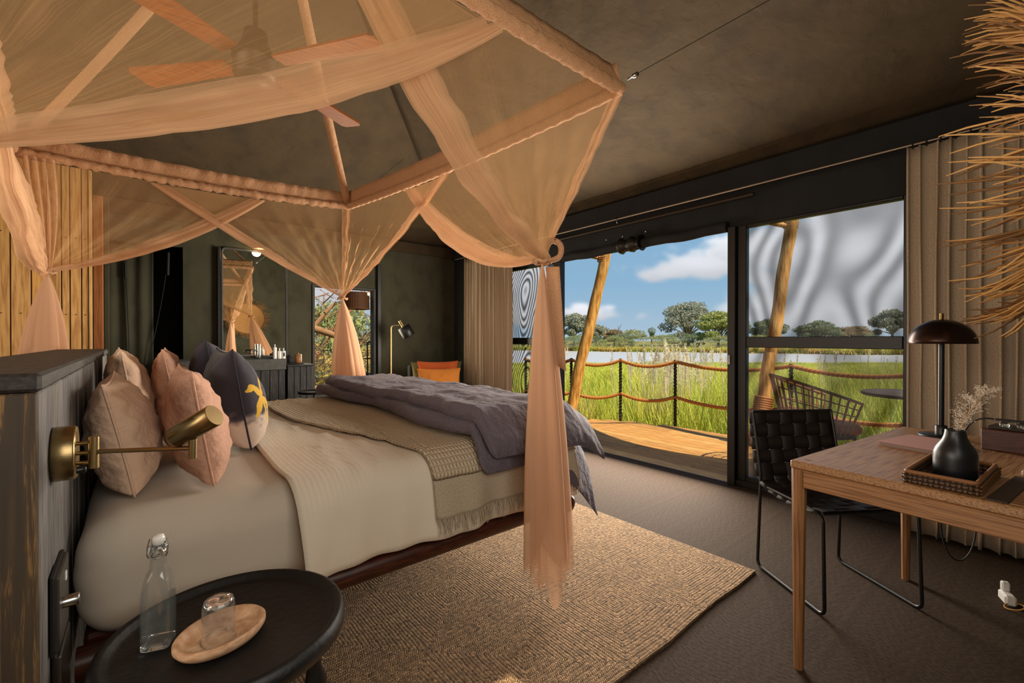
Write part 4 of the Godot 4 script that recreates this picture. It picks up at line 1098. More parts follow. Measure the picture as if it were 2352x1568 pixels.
# ---------------------------------------------------------------- bedside table with water
func build_side_table():
	var c = Vector3(0.165, 0, -1.235); var R = 0.253
	var t = thing("bedside_table", "round black turned-wood bedside table with raised rim at the near bed corner", "side table", c)
	put("top", G.new().lathe([Vector2(0, 0.452), Vector2(R - 0.06, 0.452), Vector2(R - 0.02, 0.46), Vector2(R - 0.002, 0.476), Vector2(R, 0.496), Vector2(R - 0.006, 0.513), Vector2(R - 0.016, 0.517), Vector2(R - 0.024, 0.513), Vector2(R - 0.03, 0.502), Vector2(R - 0.04, 0.498), Vector2(0, 0.498)], Transform3D(), 72), "table_black", t)
	for k in 3:
		var a = TAU * k / 3.0 + 0.35
		var l = []; var rr = []
		for i in 15:
			var v = i / 14.0
			l.append(Vector3(cos(a) * (0.17 + 0.05 * v), 0.0155 + 0.44 * (1 - v), sin(a) * (0.17 + 0.05 * v)))
			rr.append(0.021 + 0.006 * sin(v * 26.0))
		put("turned_leg", G.new().tube(l, rr, 14), "table_black", t)
	# swing-top bottle: square with a round neck
	var b = thing("water_bottle", "clear square swing-top water bottle on the black bedside table", "bottle", Vector3(0.031, 0.4985, -1.274), -20)
	var bw = 0.80
	var sq = func(h, y, pw):  # superellipse ring
		var ring = []
		for i in 40:
			var a = TAU * i / 40.0
			var ca = cos(a); var sa = sin(a)
			ring.append(Vector3(signf(ca) * pow(absf(ca), pw) * h, y, signf(sa) * pow(absf(sa), pw) * h))
		return ring
	var loft = func(rings, flip):
		var g = G.new(); g.smooth(true)
		for i in rings.size() - 1:
			for j in 40:
				var k = (j + 1) % 40
				if flip: g.quad(rings[i][j], rings[i][k], rings[i + 1][k], rings[i + 1][j])
				else: g.quad(rings[i][j], rings[i + 1][j], rings[i + 1][k], rings[i][k])
		return g
	var H = [[0.0, 0.0, 0.5], [0.031, 0.0, 0.5], [0.034, 0.004, 0.42], [0.0345, 0.06, 0.42], [0.034, 0.12, 0.45], [0.031, 0.142, 0.55], [0.022, 0.162, 0.8], [0.0158, 0.178, 1.0], [0.0145, 0.20, 1.0], [0.0145, 0.206, 1.0], [0.0172, 0.209, 1.0], [0.018, 0.216, 1.0], [0.0168, 0.224, 1.0], [0.014, 0.228, 1.0]]
	var rings = []
	for q in H: rings.append(sq.call(q[0] * (bw if q[1] < 0.15 else 1.0), q[1], q[2] * (0.62 if q[2] < 0.6 else 1.0)))
	for q in [[0.0112, 0.226, 1.0], [0.0115, 0.20, 1.0], [0.0128, 0.178, 1.0], [0.019, 0.162, 0.8], [0.028, 0.141, 0.55], [0.031, 0.12, 0.45], [0.0315, 0.06, 0.42], [0.031, 0.012, 0.45], [0.0, 0.010, 0.5]]: rings.append(sq.call(q[0] * (bw if q[1] < 0.15 else 1.0), q[1], q[2] * (0.62 if q[2] < 0.6 else 1.0)))
	put("glass_body", loft.call(rings.slice(1, 14), false), "glass_wall", b)
	var br = []
	for q in [[0.0, 0.0005, 0.5], [0.0305, 0.001, 0.5], [0.033, 0.004, 0.42], [0.0335, 0.011, 0.42], [0.024, 0.0105, 0.5], [0.0, 0.006, 0.5]]: br.append(sq.call(q[0] * bw, q[1], q[2] * 0.62))
	put("thick_base", loft.call(br, false), "clear_glass", b)
	put("neck_ring", G.new().lathe([Vector2(0.0145, 0.203), Vector2(0.0175, 0.208), Vector2(0.0182, 0.216), Vector2(0.017, 0.225), Vector2(0.013, 0.228), Vector2(0.0112, 0.226), Vector2(0.0112, 0.205), Vector2(0.0145, 0.203)], Transform3D(), 24), "clear_glass", b)
	put("inner_wall", loft.call(rings.slice(14, 22), false), "glass_wall", b)
	put("stopper", G.new().lathe([Vector2(0, 0.226), Vector2(0.0105, 0.2265), Vector2(0.011, 0.2305), Vector2(0.0125, 0.232), Vector2(0.0125, 0.240), Vector2(0.0105, 0.246), Vector2(0.006, 0.248), Vector2(0, 0.248)], Transform3D(), 20), "porcelain", b)
	for sx in [-1.0, 1.0]:
		put("wire_bail", G.new().tube([Vector3(sx * 0.0155, 0.240, 0), Vector3(sx * 0.0195, 0.222, 0.002), Vector3(sx * 0.0185, 0.205, 0.006), Vector3(sx * 0.0155, 0.199, 0.004)], 0.0012, 6), "steel", b)
	put("wire_collar", G.new().tube([Vector3(0.0155, 0.2, 0), Vector3(0.0, 0.2, 0.0165), Vector3(-0.0155, 0.2, 0), Vector3(0.0, 0.2, -0.0165), Vector3(0.0155, 0.2, 0)], 0.0012, 6), "steel", b)
	# oval wooden plate and an upturned tumbler on it
	var p = thing("oval_plate", "oval pale wooden plate with a thick rim on the black bedside table", "plate", Vector3(0.142, 0.4985, -1.205), 28)
	var ov = Transform3D(Basis(Vector3(0.9, 0, 0), Vector3(0, 1, 0), Vector3(0, 0, 0.74)), Vector3.ZERO)
	put("dish", G.new().lathe([Vector2(0, 0.0), Vector2(0.082, 0.0), Vector2(0.098, 0.006), Vector2(0.106, 0.016), Vector2(0.106, 0.024), Vector2(0.101, 0.028), Vector2(0.093, 0.027), Vector2(0.086, 0.018), Vector2(0.076, 0.012), Vector2(0, 0.011)], ov, 56), "plate_wood", p)
	var g = thing("tumbler", "clear glass tumbler standing upside down on the oval wooden plate", "glass", Vector3(0.135, 0.5100, -1.188))
	put("glass_body", G.new().lathe([Vector2(0.0325, 0.0), Vector2(0.0335, 0.001), Vector2(0.0330, 0.06), Vector2(0.0315, 0.080), Vector2(0.028, 0.090), Vector2(0.021, 0.0945), Vector2(0.0205, 0.0945)], Transform3D(), 40), "glass_wall", g)
	put("thick_base", G.new().lathe([Vector2(0, 0.083), Vector2(0.020, 0.083), Vector2(0.0275, 0.079), Vector2(0.0300, 0.081), Vector2(0.0265, 0.089), Vector2(0.0195, 0.0935), Vector2(0, 0.0925)], Transform3D(), 40), "clear_glass", g)
	put("inner_wall", G.new().lathe([Vector2(0.0318, 0.002), Vector2(0.0312, 0.06), Vector2(0.0300, 0.078)], Transform3D(), 40), "glass_wall", g)
	put("lip", G.new().lathe([Vector2(0.0320, 0.0008), Vector2(0.0335, 0.0), Vector2(0.0345, 0.001), Vector2(0.0335, 0.0022), Vector2(0.0320, 0.0008)], Transform3D(), 40), "clear_glass", g)

# ---------------------------------------------------------------- desk
const DA := Vector3(1.80, 0, -0.585)  # near-left corner on the floor
const DX := Vector3(0.9925, 0, 0.1219)
const DZ := Vector3(-0.1219, 0, 0.9925)

func desk_at(a, y, b):
	return DA + DX * a + DZ * b + Vector3(0, y, 0)

func build_desk():
	var d = thing("writing_desk", "oak writing desk with tapered legs by the right-hand curtain", "desk", DA)
	d.rotation.y = -atan2(DX.z, DX.x)
	var L = 1.13; var W = 0.68
	put("top", G.new().ab(Vector3(0.002, 0.722, 0.002), Vector3(L, 0.75, W), 0.004), "oak_top_glare", d)
	put("apron", G.new().ab(Vector3(0.0, 0.66, 0.045), Vector3(0.026, 0.7215, W - 0.045), 0.003), "oak_cross", d)
	put("apron", G.new().ab(Vector3(L - 0.03, 0.66, 0.045), Vector3(L - 0.002, 0.7215, W - 0.045), 0.003), "oak_cross", d)
	put("apron", G.new().ab(Vector3(0.045, 0.66, 0.004), Vector3(L - 0.045, 0.7215, 0.026), 0.003), "oak_long", d)
	put("apron", G.new().ab(Vector3(0.045, 0.66, W - 0.026), Vector3(L - 0.045, 0.7215, W - 0.004), 0.003), "oak_long", d)
	for q in [[0.022, 0.024], [L - 0.024, 0.024], [0.022, W - 0.024], [L - 0.024, W - 0.024]]:
		var g = G.new(); g.smooth(false)
		var lo = 0.0145; var hi = 0.022
		var m = Vector3(q[0], 0.36, q[1])
		var A = []; var B = []
		for k in 8:
			var a = TAU * k / 8.0 + TAU / 16.0
			A.append(Vector3(q[0], 0, q[1]) + Vector3(clampf(cos(a) * 1.15, -1, 1), 0, clampf(sin(a) * 1.15, -1, 1)) * lo)
			B.append(Vector3(q[0], 0.7215, q[1]) + Vector3(clampf(cos(a) * 1.15, -1, 1), 0, clampf(sin(a) * 1.15, -1, 1)) * hi)
		g.face(A, m); g.face(B, m)
		for k in 8: g.face([A[k], A[(k + 1) % 8], B[(k + 1) % 8], B[k]], m)
		put("leg", g, "oak_up", d)
	put("peg_inlay", G.new().box(Vector3(0.05, 0.7502, 0.04), Vector3(0.004, 0.0012, 0.02), 0.0003), "leather_brown", d)
	put("inlay_panel", G.new().ab(Vector3(0.02, 0.7505, 0.535), Vector3(0.33, 0.7535, 0.67), 0.001), "oak_cross", d)
	put("leather_band", G.new().ab(Vector3(0.02, 0.7505, 0.49), Vector3(0.335, 0.7545, 0.532), 0.001), "leather_brown", d)
	put("leather_band", G.new().ab(Vector3(0.335, 0.7505, 0.49), Vector3(0.38, 0.7545, 0.67), 0.001), "leather_brown", d)

func build_desk_things():
	var dr = rad_to_deg(-atan2(DX.z, DX.x))
	var lp = thing("desk_lamp", "dark bronze dome desk lamp at the far end of the oak desk", "lamp", Vector3(2.73, 0.7505, -0.285))
	put("base", G.new().lathe([Vector2(0, 0), Vector2(0.076, 0), Vector2(0.078, 0.003), Vector2(0.078, 0.008), Vector2(0.075, 0.011), Vector2(0.02, 0.013), Vector2(0, 0.013)], Transform3D(), 40), "black_metal", lp)
	put("socket_collar", G.new().lathe([Vector2(0.021, 0.012), Vector2(0.021, 0.05), Vector2(0.018, 0.053), Vector2(0, 0.053)], Transform3D(), 20), "black_metal", lp)
	put("pole", G.new().rod(Vector3(0, 0.05, 0), Vector3(0, 0.47, 0), 0.0105, 16), "black_metal", lp)
	put("switch", G.new().rod(Vector3(-0.02, 0.035, 0.005), Vector3(-0.035, 0.04, 0.01), 0.005, 8), "black_metal", lp)
	var pr = []
	for i in 13:
		var a = i / 12.0 * PI / 2
		pr.append(Vector2(maxf(0.116 * cos(a), 0.0), 0.415 + 0.108 * sin(a)))
	var inn = []
	for i in 13:
		var a = (12 - i) / 12.0 * PI / 2
		inn.append(Vector2(maxf(0.113 * cos(a), 0.0), 0.415 + 0.105 * sin(a)))
	put("dome_shade", G.new().lathe(pr + inn + [Vector2(0.116, 0.415)], Transform3D(), 56), "bronze", lp)
	put("finial", G.new().rod(Vector3(0, 0.52, 0), Vector3(0, 0.55, 0), 0.007, 10), "brass_dark", lp)
	# notebook
	var nb = thing("notebook", "flat pink-covered notebook lying between the desk lamp and the black vase", "notebook", Vector3(2.44, 0.7505, -0.30), dr - 6.0)
	put("pages", G.new().ab(Vector3(-0.135, 0.002, -0.10), Vector3(0.137, 0.013, 0.098), 0.001), "notebook_pages", nb)
	put("cover", G.new().ab(Vector3(-0.14, 0.0135, -0.105), Vector3(0.14, 0.0165, 0.105), 0.001).ab(Vector3(-0.14, 0, -0.105), Vector3(0.14, 0.0018, 0.105), 0.0005), "notebook", nb)
	# rattan tray, vase and dry plume
	var tr = thing("rattan_tray", "rectangular woven rattan tray under the black vase on the desk", "tray", Vector3(1.938, 0.7505, -0.178), -4.0)
	put("woven_base", G.new().ab(Vector3(-0.155, 0.0, -0.075), Vector3(0.155, 0.006, 0.075), 0.002), "rattan", tr)
	for r in [[Vector3(-0.162, 0.0, 0.070), Vector3(0.162, 0.032, 0.082)], [Vector3(-0.162, 0.0, -0.082), Vector3(0.162, 0.032, -0.070)], [Vector3(-0.162, 0.0, -0.070), Vector3(-0.150, 0.032, 0.070)], [Vector3(0.150, 0.0, -0.070), Vector3(0.162, 0.032, 0.070)]]:
		put("woven_side", G.new().ab(r[0], r[1], 0.004), "rattan", tr)
	put("rim", G.new().tube(bent([Vector3(0, 0.034, 0.076), Vector3(0.156, 0.034, 0.076), Vector3(0.156, 0.034, -0.076), Vector3(-0.156, 0.034, -0.076), Vector3(-0.156, 0.034, 0.076), Vector3(0, 0.034, 0.076)], 0.012), 0.006, 8), "rattan_plain", tr)
	var kn = G.new()  # cane wrapping that shows as little knuckles along the sides
	for i in 27:
		for j in 3:
			var x = -0.156 + 0.012 * i + (0.006 if j % 2 == 0 else 0.0)
			for zz in [0.083, -0.083]: kn.tube([Vector3(x - 0.0045, 0.006 + 0.0095 * j, zz), Vector3(x, 0.006 + 0.0095 * j, zz + signf(zz) * 0.0015), Vector3(x + 0.0045, 0.006 + 0.0095 * j, zz)], [0.002, 0.0042, 0.002], 5)
	var ko = put("cane_weave", kn, "straw_dark", tr); ko.set_meta("kind", "stuff")
	var v = thing("bud_vase", "matte black bottle vase standing on the rattan tray", "vase", Vector3(1.935, 0.757, -0.17))
	var vp = []
	for q in [[0, 0], [0.061, 0], [0.0645, 0.004], [0.0655, 0.03], [0.066, 0.062], [0.0645, 0.076], [0.059, 0.090], [0.049, 0.104], [0.040, 0.115], [0.034, 0.128], [0.031, 0.142], [0.0305, 0.148], [0.0285, 0.149], [0.027, 0.146], [0.03, 0.12], [0.02, 0.06], [0, 0.05]]: vp.append(Vector2(q[0] * 0.78, q[1]))
	put("body", G.new().lathe(vp, Transform3D(), 56), "vase_black", v)
	var pl = thing("dry_plume", "sprig of dry cream pampas plume leaning in the black vase", "dried flowers", Vector3(1.94, 0.88, -0.165))
	var top = Vector3(2.025, 1.03, -0.10); var root = Vector3(1.937, 0.83, -0.172)
	var stem = bez(root, Vector3(1.955, 0.95, -0.165), top, 12)
	putw("stem", G.new().tube(stem, 0.0015, 5), "straw", pl)
	var fl = G.new()
	for i in 46:
		var t = 0.30 + 0.70 * i / 46.0
		var s = stem[int(t * 11.99)].lerp(stem[mini(int(t * 11.99) + 1, 12)], fmod(t * 11.99, 1.0))
		var ln = 0.034 * sin(clampf((t - 0.25) * 1.25, 0.08, 1.0) * PI * 0.92) + 0.007
		var dir = Vector3(rng.randf_range(-1, 1), rng.randf_range(0.1, 0.9), rng.randf_range(-1, 1)).normalized()
		var q = s + dir * ln
		fl.tube([s, q], 0.0005, 3, false)
		for k in 16:
			var c = s.lerp(q, rng.randf_range(0.2, 1.1)) + Vector3(rng.randf_range(-1, 1), rng.randf_range(-1, 1), rng.randf_range(-1, 1)) * 0.0065
			var dd = Vector3(rng.randf_range(-1, 1), rng.randf_range(-0.3, 1), rng.randf_range(-1, 1)).normalized() * rng.randf_range(0.003, 0.006)
			fl.tube([c, c + dd * 0.5, c + dd], [0.0003, 0.0011, 0.0002], 4, false)
	var fo = putw("plume_florets", fl, "plume_cream", pl); fo.set_meta("kind", "stuff")
	# walnut charging box with a plate, glass knobs and a lead
	var bx = thing("charging_box", "dark walnut box topped by a brown plate and clear glass caps, behind the vase", "box", Vector3(2.62, 0.7505, -0.045), dr)
	put("box_body", G.new().ab(Vector3(-0.075, 0.0, -0.10), Vector3(0.085, 0.082, 0.11), 0.003), "box_walnut", bx)
	put("top_plate", G.new().ab(Vector3(-0.06, 0.083, -0.085), Vector3(0.07, 0.09, 0.10), 0.002), "leather_brown", bx)
	for q in [-0.045, 0.0]:
		put("glass_cap", G.new().lathe([Vector2(0, 0.0905), Vector2(0.014, 0.0905), Vector2(0.015, 0.098), Vector2(0.013, 0.112), Vector2(0, 0.112)], Transform3D(Basis(), Vector3(-0.02, 0, q)), 12), "clear_glass", bx)
	put("lid_bar", G.new().ab(Vector3(-0.035, 0.113, -0.07), Vector3(-0.005, 0.12, 0.03), 0.002), "black_metal", bx)
	put("lead", G.new().tube(bez(Vector3(-0.02, 0.116, -0.07), Vector3(-0.02, 0.13, -0.15), Vector3(-0.03, 0.004, -0.165), 10), 0.0035, 6), "cord_black", bx)
	var mb = put("marble_board", G.new().box(Vector3.ZERO, Vector3(0.42, 0.016, 0.20), 0.003), "marble")
	mb.position = Vector3(2.345, 0.7595, 0.085); mb.rotation_degrees.y = dr
	tag(mb, "veined marble board lying on the desk behind the leather band", "board")
	# lead looping under the desk, adapter on the floor
	var cb = thing("hanging_lead", "black cable hanging in a loop below the desk before the curtain", "cable", Vector3(2.62, 0.3, -0.27))
	var lp2 = []
	for i in 25:
		var a = -PI * 0.9 + i / 24.0 * PI * 1.8 - PI / 2
		lp2.append(Vector3(2.62, 0.42, -0.22) + Vector3(0.03 * cos(a), 0.16 * sin(a) + 0.10 * maxf(0.0, sin(a)), 0.05 * cos(a)))
	putw("loop", G.new().tube(lp2, 0.003, 6), "cord_black", cb)
	var ad = thing("power_adapter", "small white power adapter with a ring of cable on the floor by the curtain", "adapter", Vector3(2.98, 0.0, -0.09), 20)
	put("body", G.new().ab(Vector3(-0.03, 0.001, -0.02), Vector3(0.05, 0.045, 0.02), 0.008), "porcelain", ad)
	put("plug", G.new().ab(Vector3(0.02, 0.045, -0.014), Vector3(0.045, 0.085, 0.014), 0.005), "porcelain", ad)
	var cr = []
	for i in 21: cr.append(Vector3(-0.055 + 0.03 * cos(i * TAU / 20.0), 0.006 + 0.02 * (0.5 + 0.5 * sin(i * TAU / 20.0)), 0.03 * sin(i * TAU / 20.0)))
	put("cable_ring", G.new().tube(cr, 0.003, 6, false), "straw", ad)
	# fringed straw plate on the wall over the desk
	var sp = thing("straw_wall_plate", "large round coiled straw plate with a long splayed fringe on the right wall", "wall hanging", Vector3(1.90, 1.66, 0.24))
	var o = Vector3(1.90, 1.66, -0.045)
	for k in 15:
		var r = 0.018 + k * 0.0238
		var l = []
		for i in 49:
			var a = i * TAU / 48.0
			l.append(o + Vector3(r * cos(a), r * sin(a), 0.235 - 0.19 * pow(r / 0.37, 2.0) + 0.002 * sin(a * 9.0 + k)))
		putw("straw_coil", G.new().tube(l, 0.0145, 6, false), "straw_dark" if k == 14 else "straw_coil", sp)
	putw("disc_back", G.new().sheet(24, 6, func(u, v): return o + Vector3(0.36 * v * cos(u * TAU), 0.36 * v * sin(u * TAU), 0.245 - 0.18 * v * v)), "straw_coil", sp)
	for b in 3:
		var fg = G.new()
		for i in 72:
			var a = rng.randf() * TAU
			var r0 = 0.35; var r1 = rng.randf_range(0.39, 0.48)
			var out = rng.randf_range(0.05, 0.16)
			var a2 = a + rng.randf_range(-0.12, 0.12)
			var p0 = o + Vector3(r0 * cos(a), r0 * sin(a), 0.06); var p2 = o + Vector3(r1 * cos(a2), r1 * sin(a2), 0.04 - out)
			var pm = (p0 + p2) * 0.5 + Vector3(cos(a), sin(a), 0.0) * 0.025
			fg.tube([p0, p0.lerp(pm, 0.6), pm.lerp(p2, 0.45), p2], [0.0032, 0.003, 0.0026, 0.0012], 4, false)
		var so = putw("straw_fringe", fg, ["straw", "straw_coil", "straw_dark"][b], sp); so.set_meta("kind", "stuff")

# ---------------------------------------------------------------- strap chair at the desk
func build_chair():
	var f = Vector3(-0.565, 0, 0.825); var w = Vector3(0.825, 0, 0.565)
	var o = Vector3(2.535, 0, -0.635)  # centre of the four feet
	var c = thing("strap_chair", "black woven leather strap chair on thin black sled legs at the desk", "chair", o)
	var at = func(a, y, b): return w * a + f * b + Vector3(0, y, 0)  # a across, b forward
	var hw = 0.225
	for s in [-1.0, 1.0]:
		var l = bent([at.call(s * hw, 0.80, -0.275), at.call(s * hw, 0.47, -0.205), at.call(s * (hw + 0.004), 0.009, -0.225), at.call(s * (hw + 0.004), 0.009, 0.215), at.call(s * hw, 0.43, 0.20), at.call(s * hw, 0.435, 0.15), at.call(s * hw, 0.435, -0.20)], 0.035, 5)
		put("sled_frame", G.new().tube(l, 0.0078, 10), "black_metal", c)
	for q in [[0.80, -0.275], [0.445, -0.2], [0.438, 0.195]]:
		put("cross_bar", G.new().rod(at.call(-hw, q[0], q[1]), at.call(hw, q[0], q[1]), 0.0078, 10), "black_metal", c)
	# side-view line of the sling: back top -> seat rear -> seat front
	var side = func(t):
		if t < 0.46: return Vector2(lerpf(-0.275, -0.205, t / 0.46) - 0.012 * sin(t / 0.46 * PI), lerpf(0.80, 0.462, t / 0.46))
		var k = (t - 0.46) / 0.54
		return Vector2(lerpf(-0.205, 0.20, k), 0.446 - 0.022 * sin(k * PI) + 0.014 * (1.0 - minf(1.0, k * 6.0)))
	var n = 6; var sw = 2.0 * hw / n
	var rowt = []
	for i in 5: rowt.append(0.045 + 0.089 * i)
	for i in 6: rowt.append(0.515 + 0.083 * i)
	var nrm = func(t):
		var d = (side.call(minf(t + 0.01, 1.0)) - side.call(maxf(t - 0.01, 0.0))).normalized()
		return Vector2(-d.y, d.x)
	for i in n:
		var ca = -hw + sw * (i + 0.5)
		var g = G.new()
		g.cloth(80, 2, func(u, v):
			var p = side.call(u); var m = nrm.call(u)
			var best = 0.0
			for r in rowt.size():
				var dd = absf(u - rowt[r]) / 0.043
				if dd < 1.0: best = (1.0 if (i + r) % 2 == 0 else -1.0) * (1.0 - pow(dd, 4.0))
			var q = p + m * (0.0026 * best - 0.0005)
			return at.call(ca + (v - 0.5) * (sw - 0.004), q.y, q.x), -0.003)
		put("strap", g, "leather_black", c)
	for r in rowt.size():
		var g = G.new()
		var p = side.call(rowt[r]); var m = nrm.call(rowt[r])
		var d = Vector2(m.y, -m.x)
		g.cloth(60, 2, func(u, v):
			var x = lerpf(-hw - 0.011, hw + 0.011, u)
			var k = clampf((x + hw) / sw, 0.0, n - 0.001); var i = int(k); var fr = k - i
			var best = (-1.0 if (i + r) % 2 == 0 else 1.0) * (1.0 - pow(absf(fr - 0.5) * 2.0, 4.0))
			var wrap = maxf(0.0, absf(x) - hw) / 0.011
			var q = p + m * (0.0026 * best - 0.014 * wrap * wrap) + d * (v - 0.5) * 0.064
			return at.call(x, q.y, q.x), 0.003)
		put("strap", g, "leather_black", c)

# ---------------------------------------------------------------- curtains
func build_curtains():
	var drape = func(called, label, x, z0, z1, top, bot, folds, amp, sd):
		var t = thing(called, label, "curtain", Vector3(x, bot, (z0 + z1) / 2), 0, "linen curtains at the sliding doors")
		var g = G.new()
		var nz = noise(sd, 1.0, 2)
		g.cloth(int(folds * 12), 24, func(u, v):
			var a = u * folds * TAU + 1.2 * nz.get_noise_2d(u * 6.0, 0.0) * 2.0 + 0.5 * nz.get_noise_2d(u * 9.0, v * 1.2)
			var am = amp * (0.75 + 0.5 * nz.get_noise_2d(u * 7.0 + 3.0, v * 0.6)) * (0.7 + 0.4 * (1.0 - v))
			return Vector3(x - am * sin(a), lerpf(bot, top, v), lerpf(z0, z1, u) + 0.012 * cos(a) + 0.02 * (1 - v) * nz.get_noise_2d(u * 4.0, v)), 0.004)
		putw("cloth", g, "curtain_linen", t)
		var h = G.new()
		for i in int(folds):
			h.rod(Vector3(x, top - 0.01, lerpf(z0, z1, (i + 0.5) / folds)), Vector3(x, 2.372, lerpf(z0, z1, (i + 0.5) / folds)), 0.004, 5)
		putw("hooks", h, "black_metal", t)
	drape.call("linen_curtain", "taupe linen curtain hanging at the right beside the desk lamp", 3.585, -0.535, 0.2, 2.345, 0.02, 12.0, 0.030, 71)
	drape.call("linen_curtain", "taupe linen curtain drawn to the far corner behind the orange cushions", 3.60, -5.35, -4.30, 2.345, 0.02, 14.0, 0.034, 75)

# ---------------------------------------------------------------- reading corner beyond the bed
func build_corner_seat():
	var fl = thing("floor_lamp", "thin brass floor lamp with a tilted black shade in the far corner", "floor lamp", Vector3(2.52, 0, -5.45))
	put("base", G.new().lathe([Vector2(0, 0), Vector2(0.12, 0), Vector2(0.12, 0.015), Vector2(0.01, 0.02), Vector2(0, 0.02)], Transform3D(), 28), "brass", fl)
	put("pole", G.new().tube(bent([Vector3(0, 0.02, 0), Vector3(0, 1.365, 0), Vector3(0.11, 1.372, 0.02)], 0.04, 6), 0.0075, 10), "brass", fl)
	var d = Vector3(0.27, -0.50, 0.10).normalized()
	var p = Vector3(0.115, 1.415, 0.02)
	put("socket", G.new().rod(p - d * 0.02, p + d * 0.09, 0.022, 16), "brass", fl)
	var s0 = p + d * 0.075
	put("shade", G.new().tube([s0, s0 + d * 0.003, s0 + d * 0.148, s0 + d * 0.15], [0.078, 0.082, 0.088, 0.085], 28), "black_metal", fl)
	var ch = thing("corner_armchair", "low dark armchair in the far corner, mostly hidden by the bed", "armchair", Vector3(3.05, 0, -5.15), -18)
	put("seat", G.new().rbox(Vector3(0, 0.33, 0), Vector3(0.72, 0.18, 0.66), 0.05, 4, 4), "chair_dark", ch)
	put("backrest", G.new().rbox(Vector3(0, 0.56, -0.31), Vector3(0.72, 0.56, 0.09), 0.04, 4, 4), "chair_dark", ch)
	for sx in [-1.0, 1.0]:
		put("armrest", G.new().ab(Vector3(sx * 0.37 - 0.025, 0.24, -0.34), Vector3(sx * 0.37 + 0.025, 0.58, 0.3), 0.01), "chair_dark", ch)
		for zz in [-0.3, 0.28]: put("leg", G.new().rod(Vector3(sx * 0.33, 0.0, zz), Vector3(sx * 0.33, 0.25, zz), 0.016, 10), "chair_dark", ch)
	var cs = [["cushion", "big olive cushion at the back of the corner armchair", 0.70, 0.45, 0.15, "cushion_olive", Vector3(3.10, 0.43, -5.28), 0.0, "olive"],
		["cushion", "rust-orange cushion between the olive and the mustard-orange ones", 0.54, 0.44, 0.14, "cushion_rust", Vector3(3.02, 0.46, -5.11), 0.0, "rust"],
		["cushion", "mustard-orange oblong cushion in front on the corner armchair", 0.56, 0.36, 0.17, "cushion_orange", Vector3(2.93, 0.455, -4.93), 0.0, "orange"]]
	var i = 0
	for q in cs:
		var t = thing(q[0], q[1], "cushion", q[6], 90.0 - 22.0)
		put("stuffed_cover", pillow_mesh(q[2], q[3], q[4], 90 + i, 0.5), q[5], t)
		put("seam", pillow_seam(q[2], q[3]), q[5], t)
		t.rotation_degrees.z = -6.0
		i += 1

# ---------------------------------------------------------------- deck
func deck_end(x):
	if x < 5.05: return -5.3
	if x < 5.48: return lerpf(-4.63, -4.03, (x - 5.05) / 0.43)
	if x < 5.70: return lerpf(-4.03, -3.27, (x - 5.48) / 0.22)
	return lerpf(-3.27, -1.9, minf(1.0, (x - 5.70) / 0.17))

func build_deck():
	var d = shell("deck_floor")
	var x = 3.905; var i = 0
	while x < 5.86:
		var a = x; var b = x + 0.128
		var z0 = deck_end(b); var z1 = 2.2
		var cuts = [z0, [-2.1, -1.2, -2.9, -0.6, -3.1, -1.7][i % 6], z1]
		if cuts[1] < z0 + 0.3: cuts[1] = z0 + 0.9
		for k in 2:
			putw("board", G.new().ab(Vector3(a, -0.045, cuts[k] + 0.002), Vector3(b, -0.012 + rng.randf_range(-0.002, 0.002), cuts[k + 1] - 0.002), 0.004), "deck_%d" % (rng.randi() % 4), d)
		x += 0.135; i += 1
	putw("joists", G.new().ab(Vector3(3.86, -0.25, -4.2), Vector3(5.5, -0.06, 2.2)), "bark", d)
	for q in [Vector2(4.3, -4.6), Vector2(5.4, -3.4), Vector2(5.7, -0.4), Vector2(4.2, -0.4), Vector2(4.3, -2.2)]:
		putw("pile", G.new().rod(Vector3(q.x, -1.1, q.y), Vector3(q.x, -0.2, q.y), 0.08, 10), "bark", d)
	var b2 = shell("deck_bath_floor")
	for k in 11:
		putw("board", G.new().ab(Vector3(0.9, -0.045, -7.45 + k * 0.135), Vector3(4.2, -0.012, -7.45 + k * 0.135 + 0.128), 0.004), "deck_%d" % (k % 4), b2)
	var r2 = shell("roof_fly")  # canvas fly over the deck, scalloped between the poles
	var g = G.new()
	g.cloth(40, 8, func(u, v):
		var z = lerpf(-5.6, 4.2, u)
		var dz = wrapf(z - 1.785 + 2.75, -1.2, 1.2)
		return Vector3(lerpf(3.85, 4.60 + 0.26 * dz * dz, v), lerpf(2.62, 2.54, v) - 0.05 * sin(v * PI), z), 0.01)
	putw("canvas", g, "roof_canvas", r2)

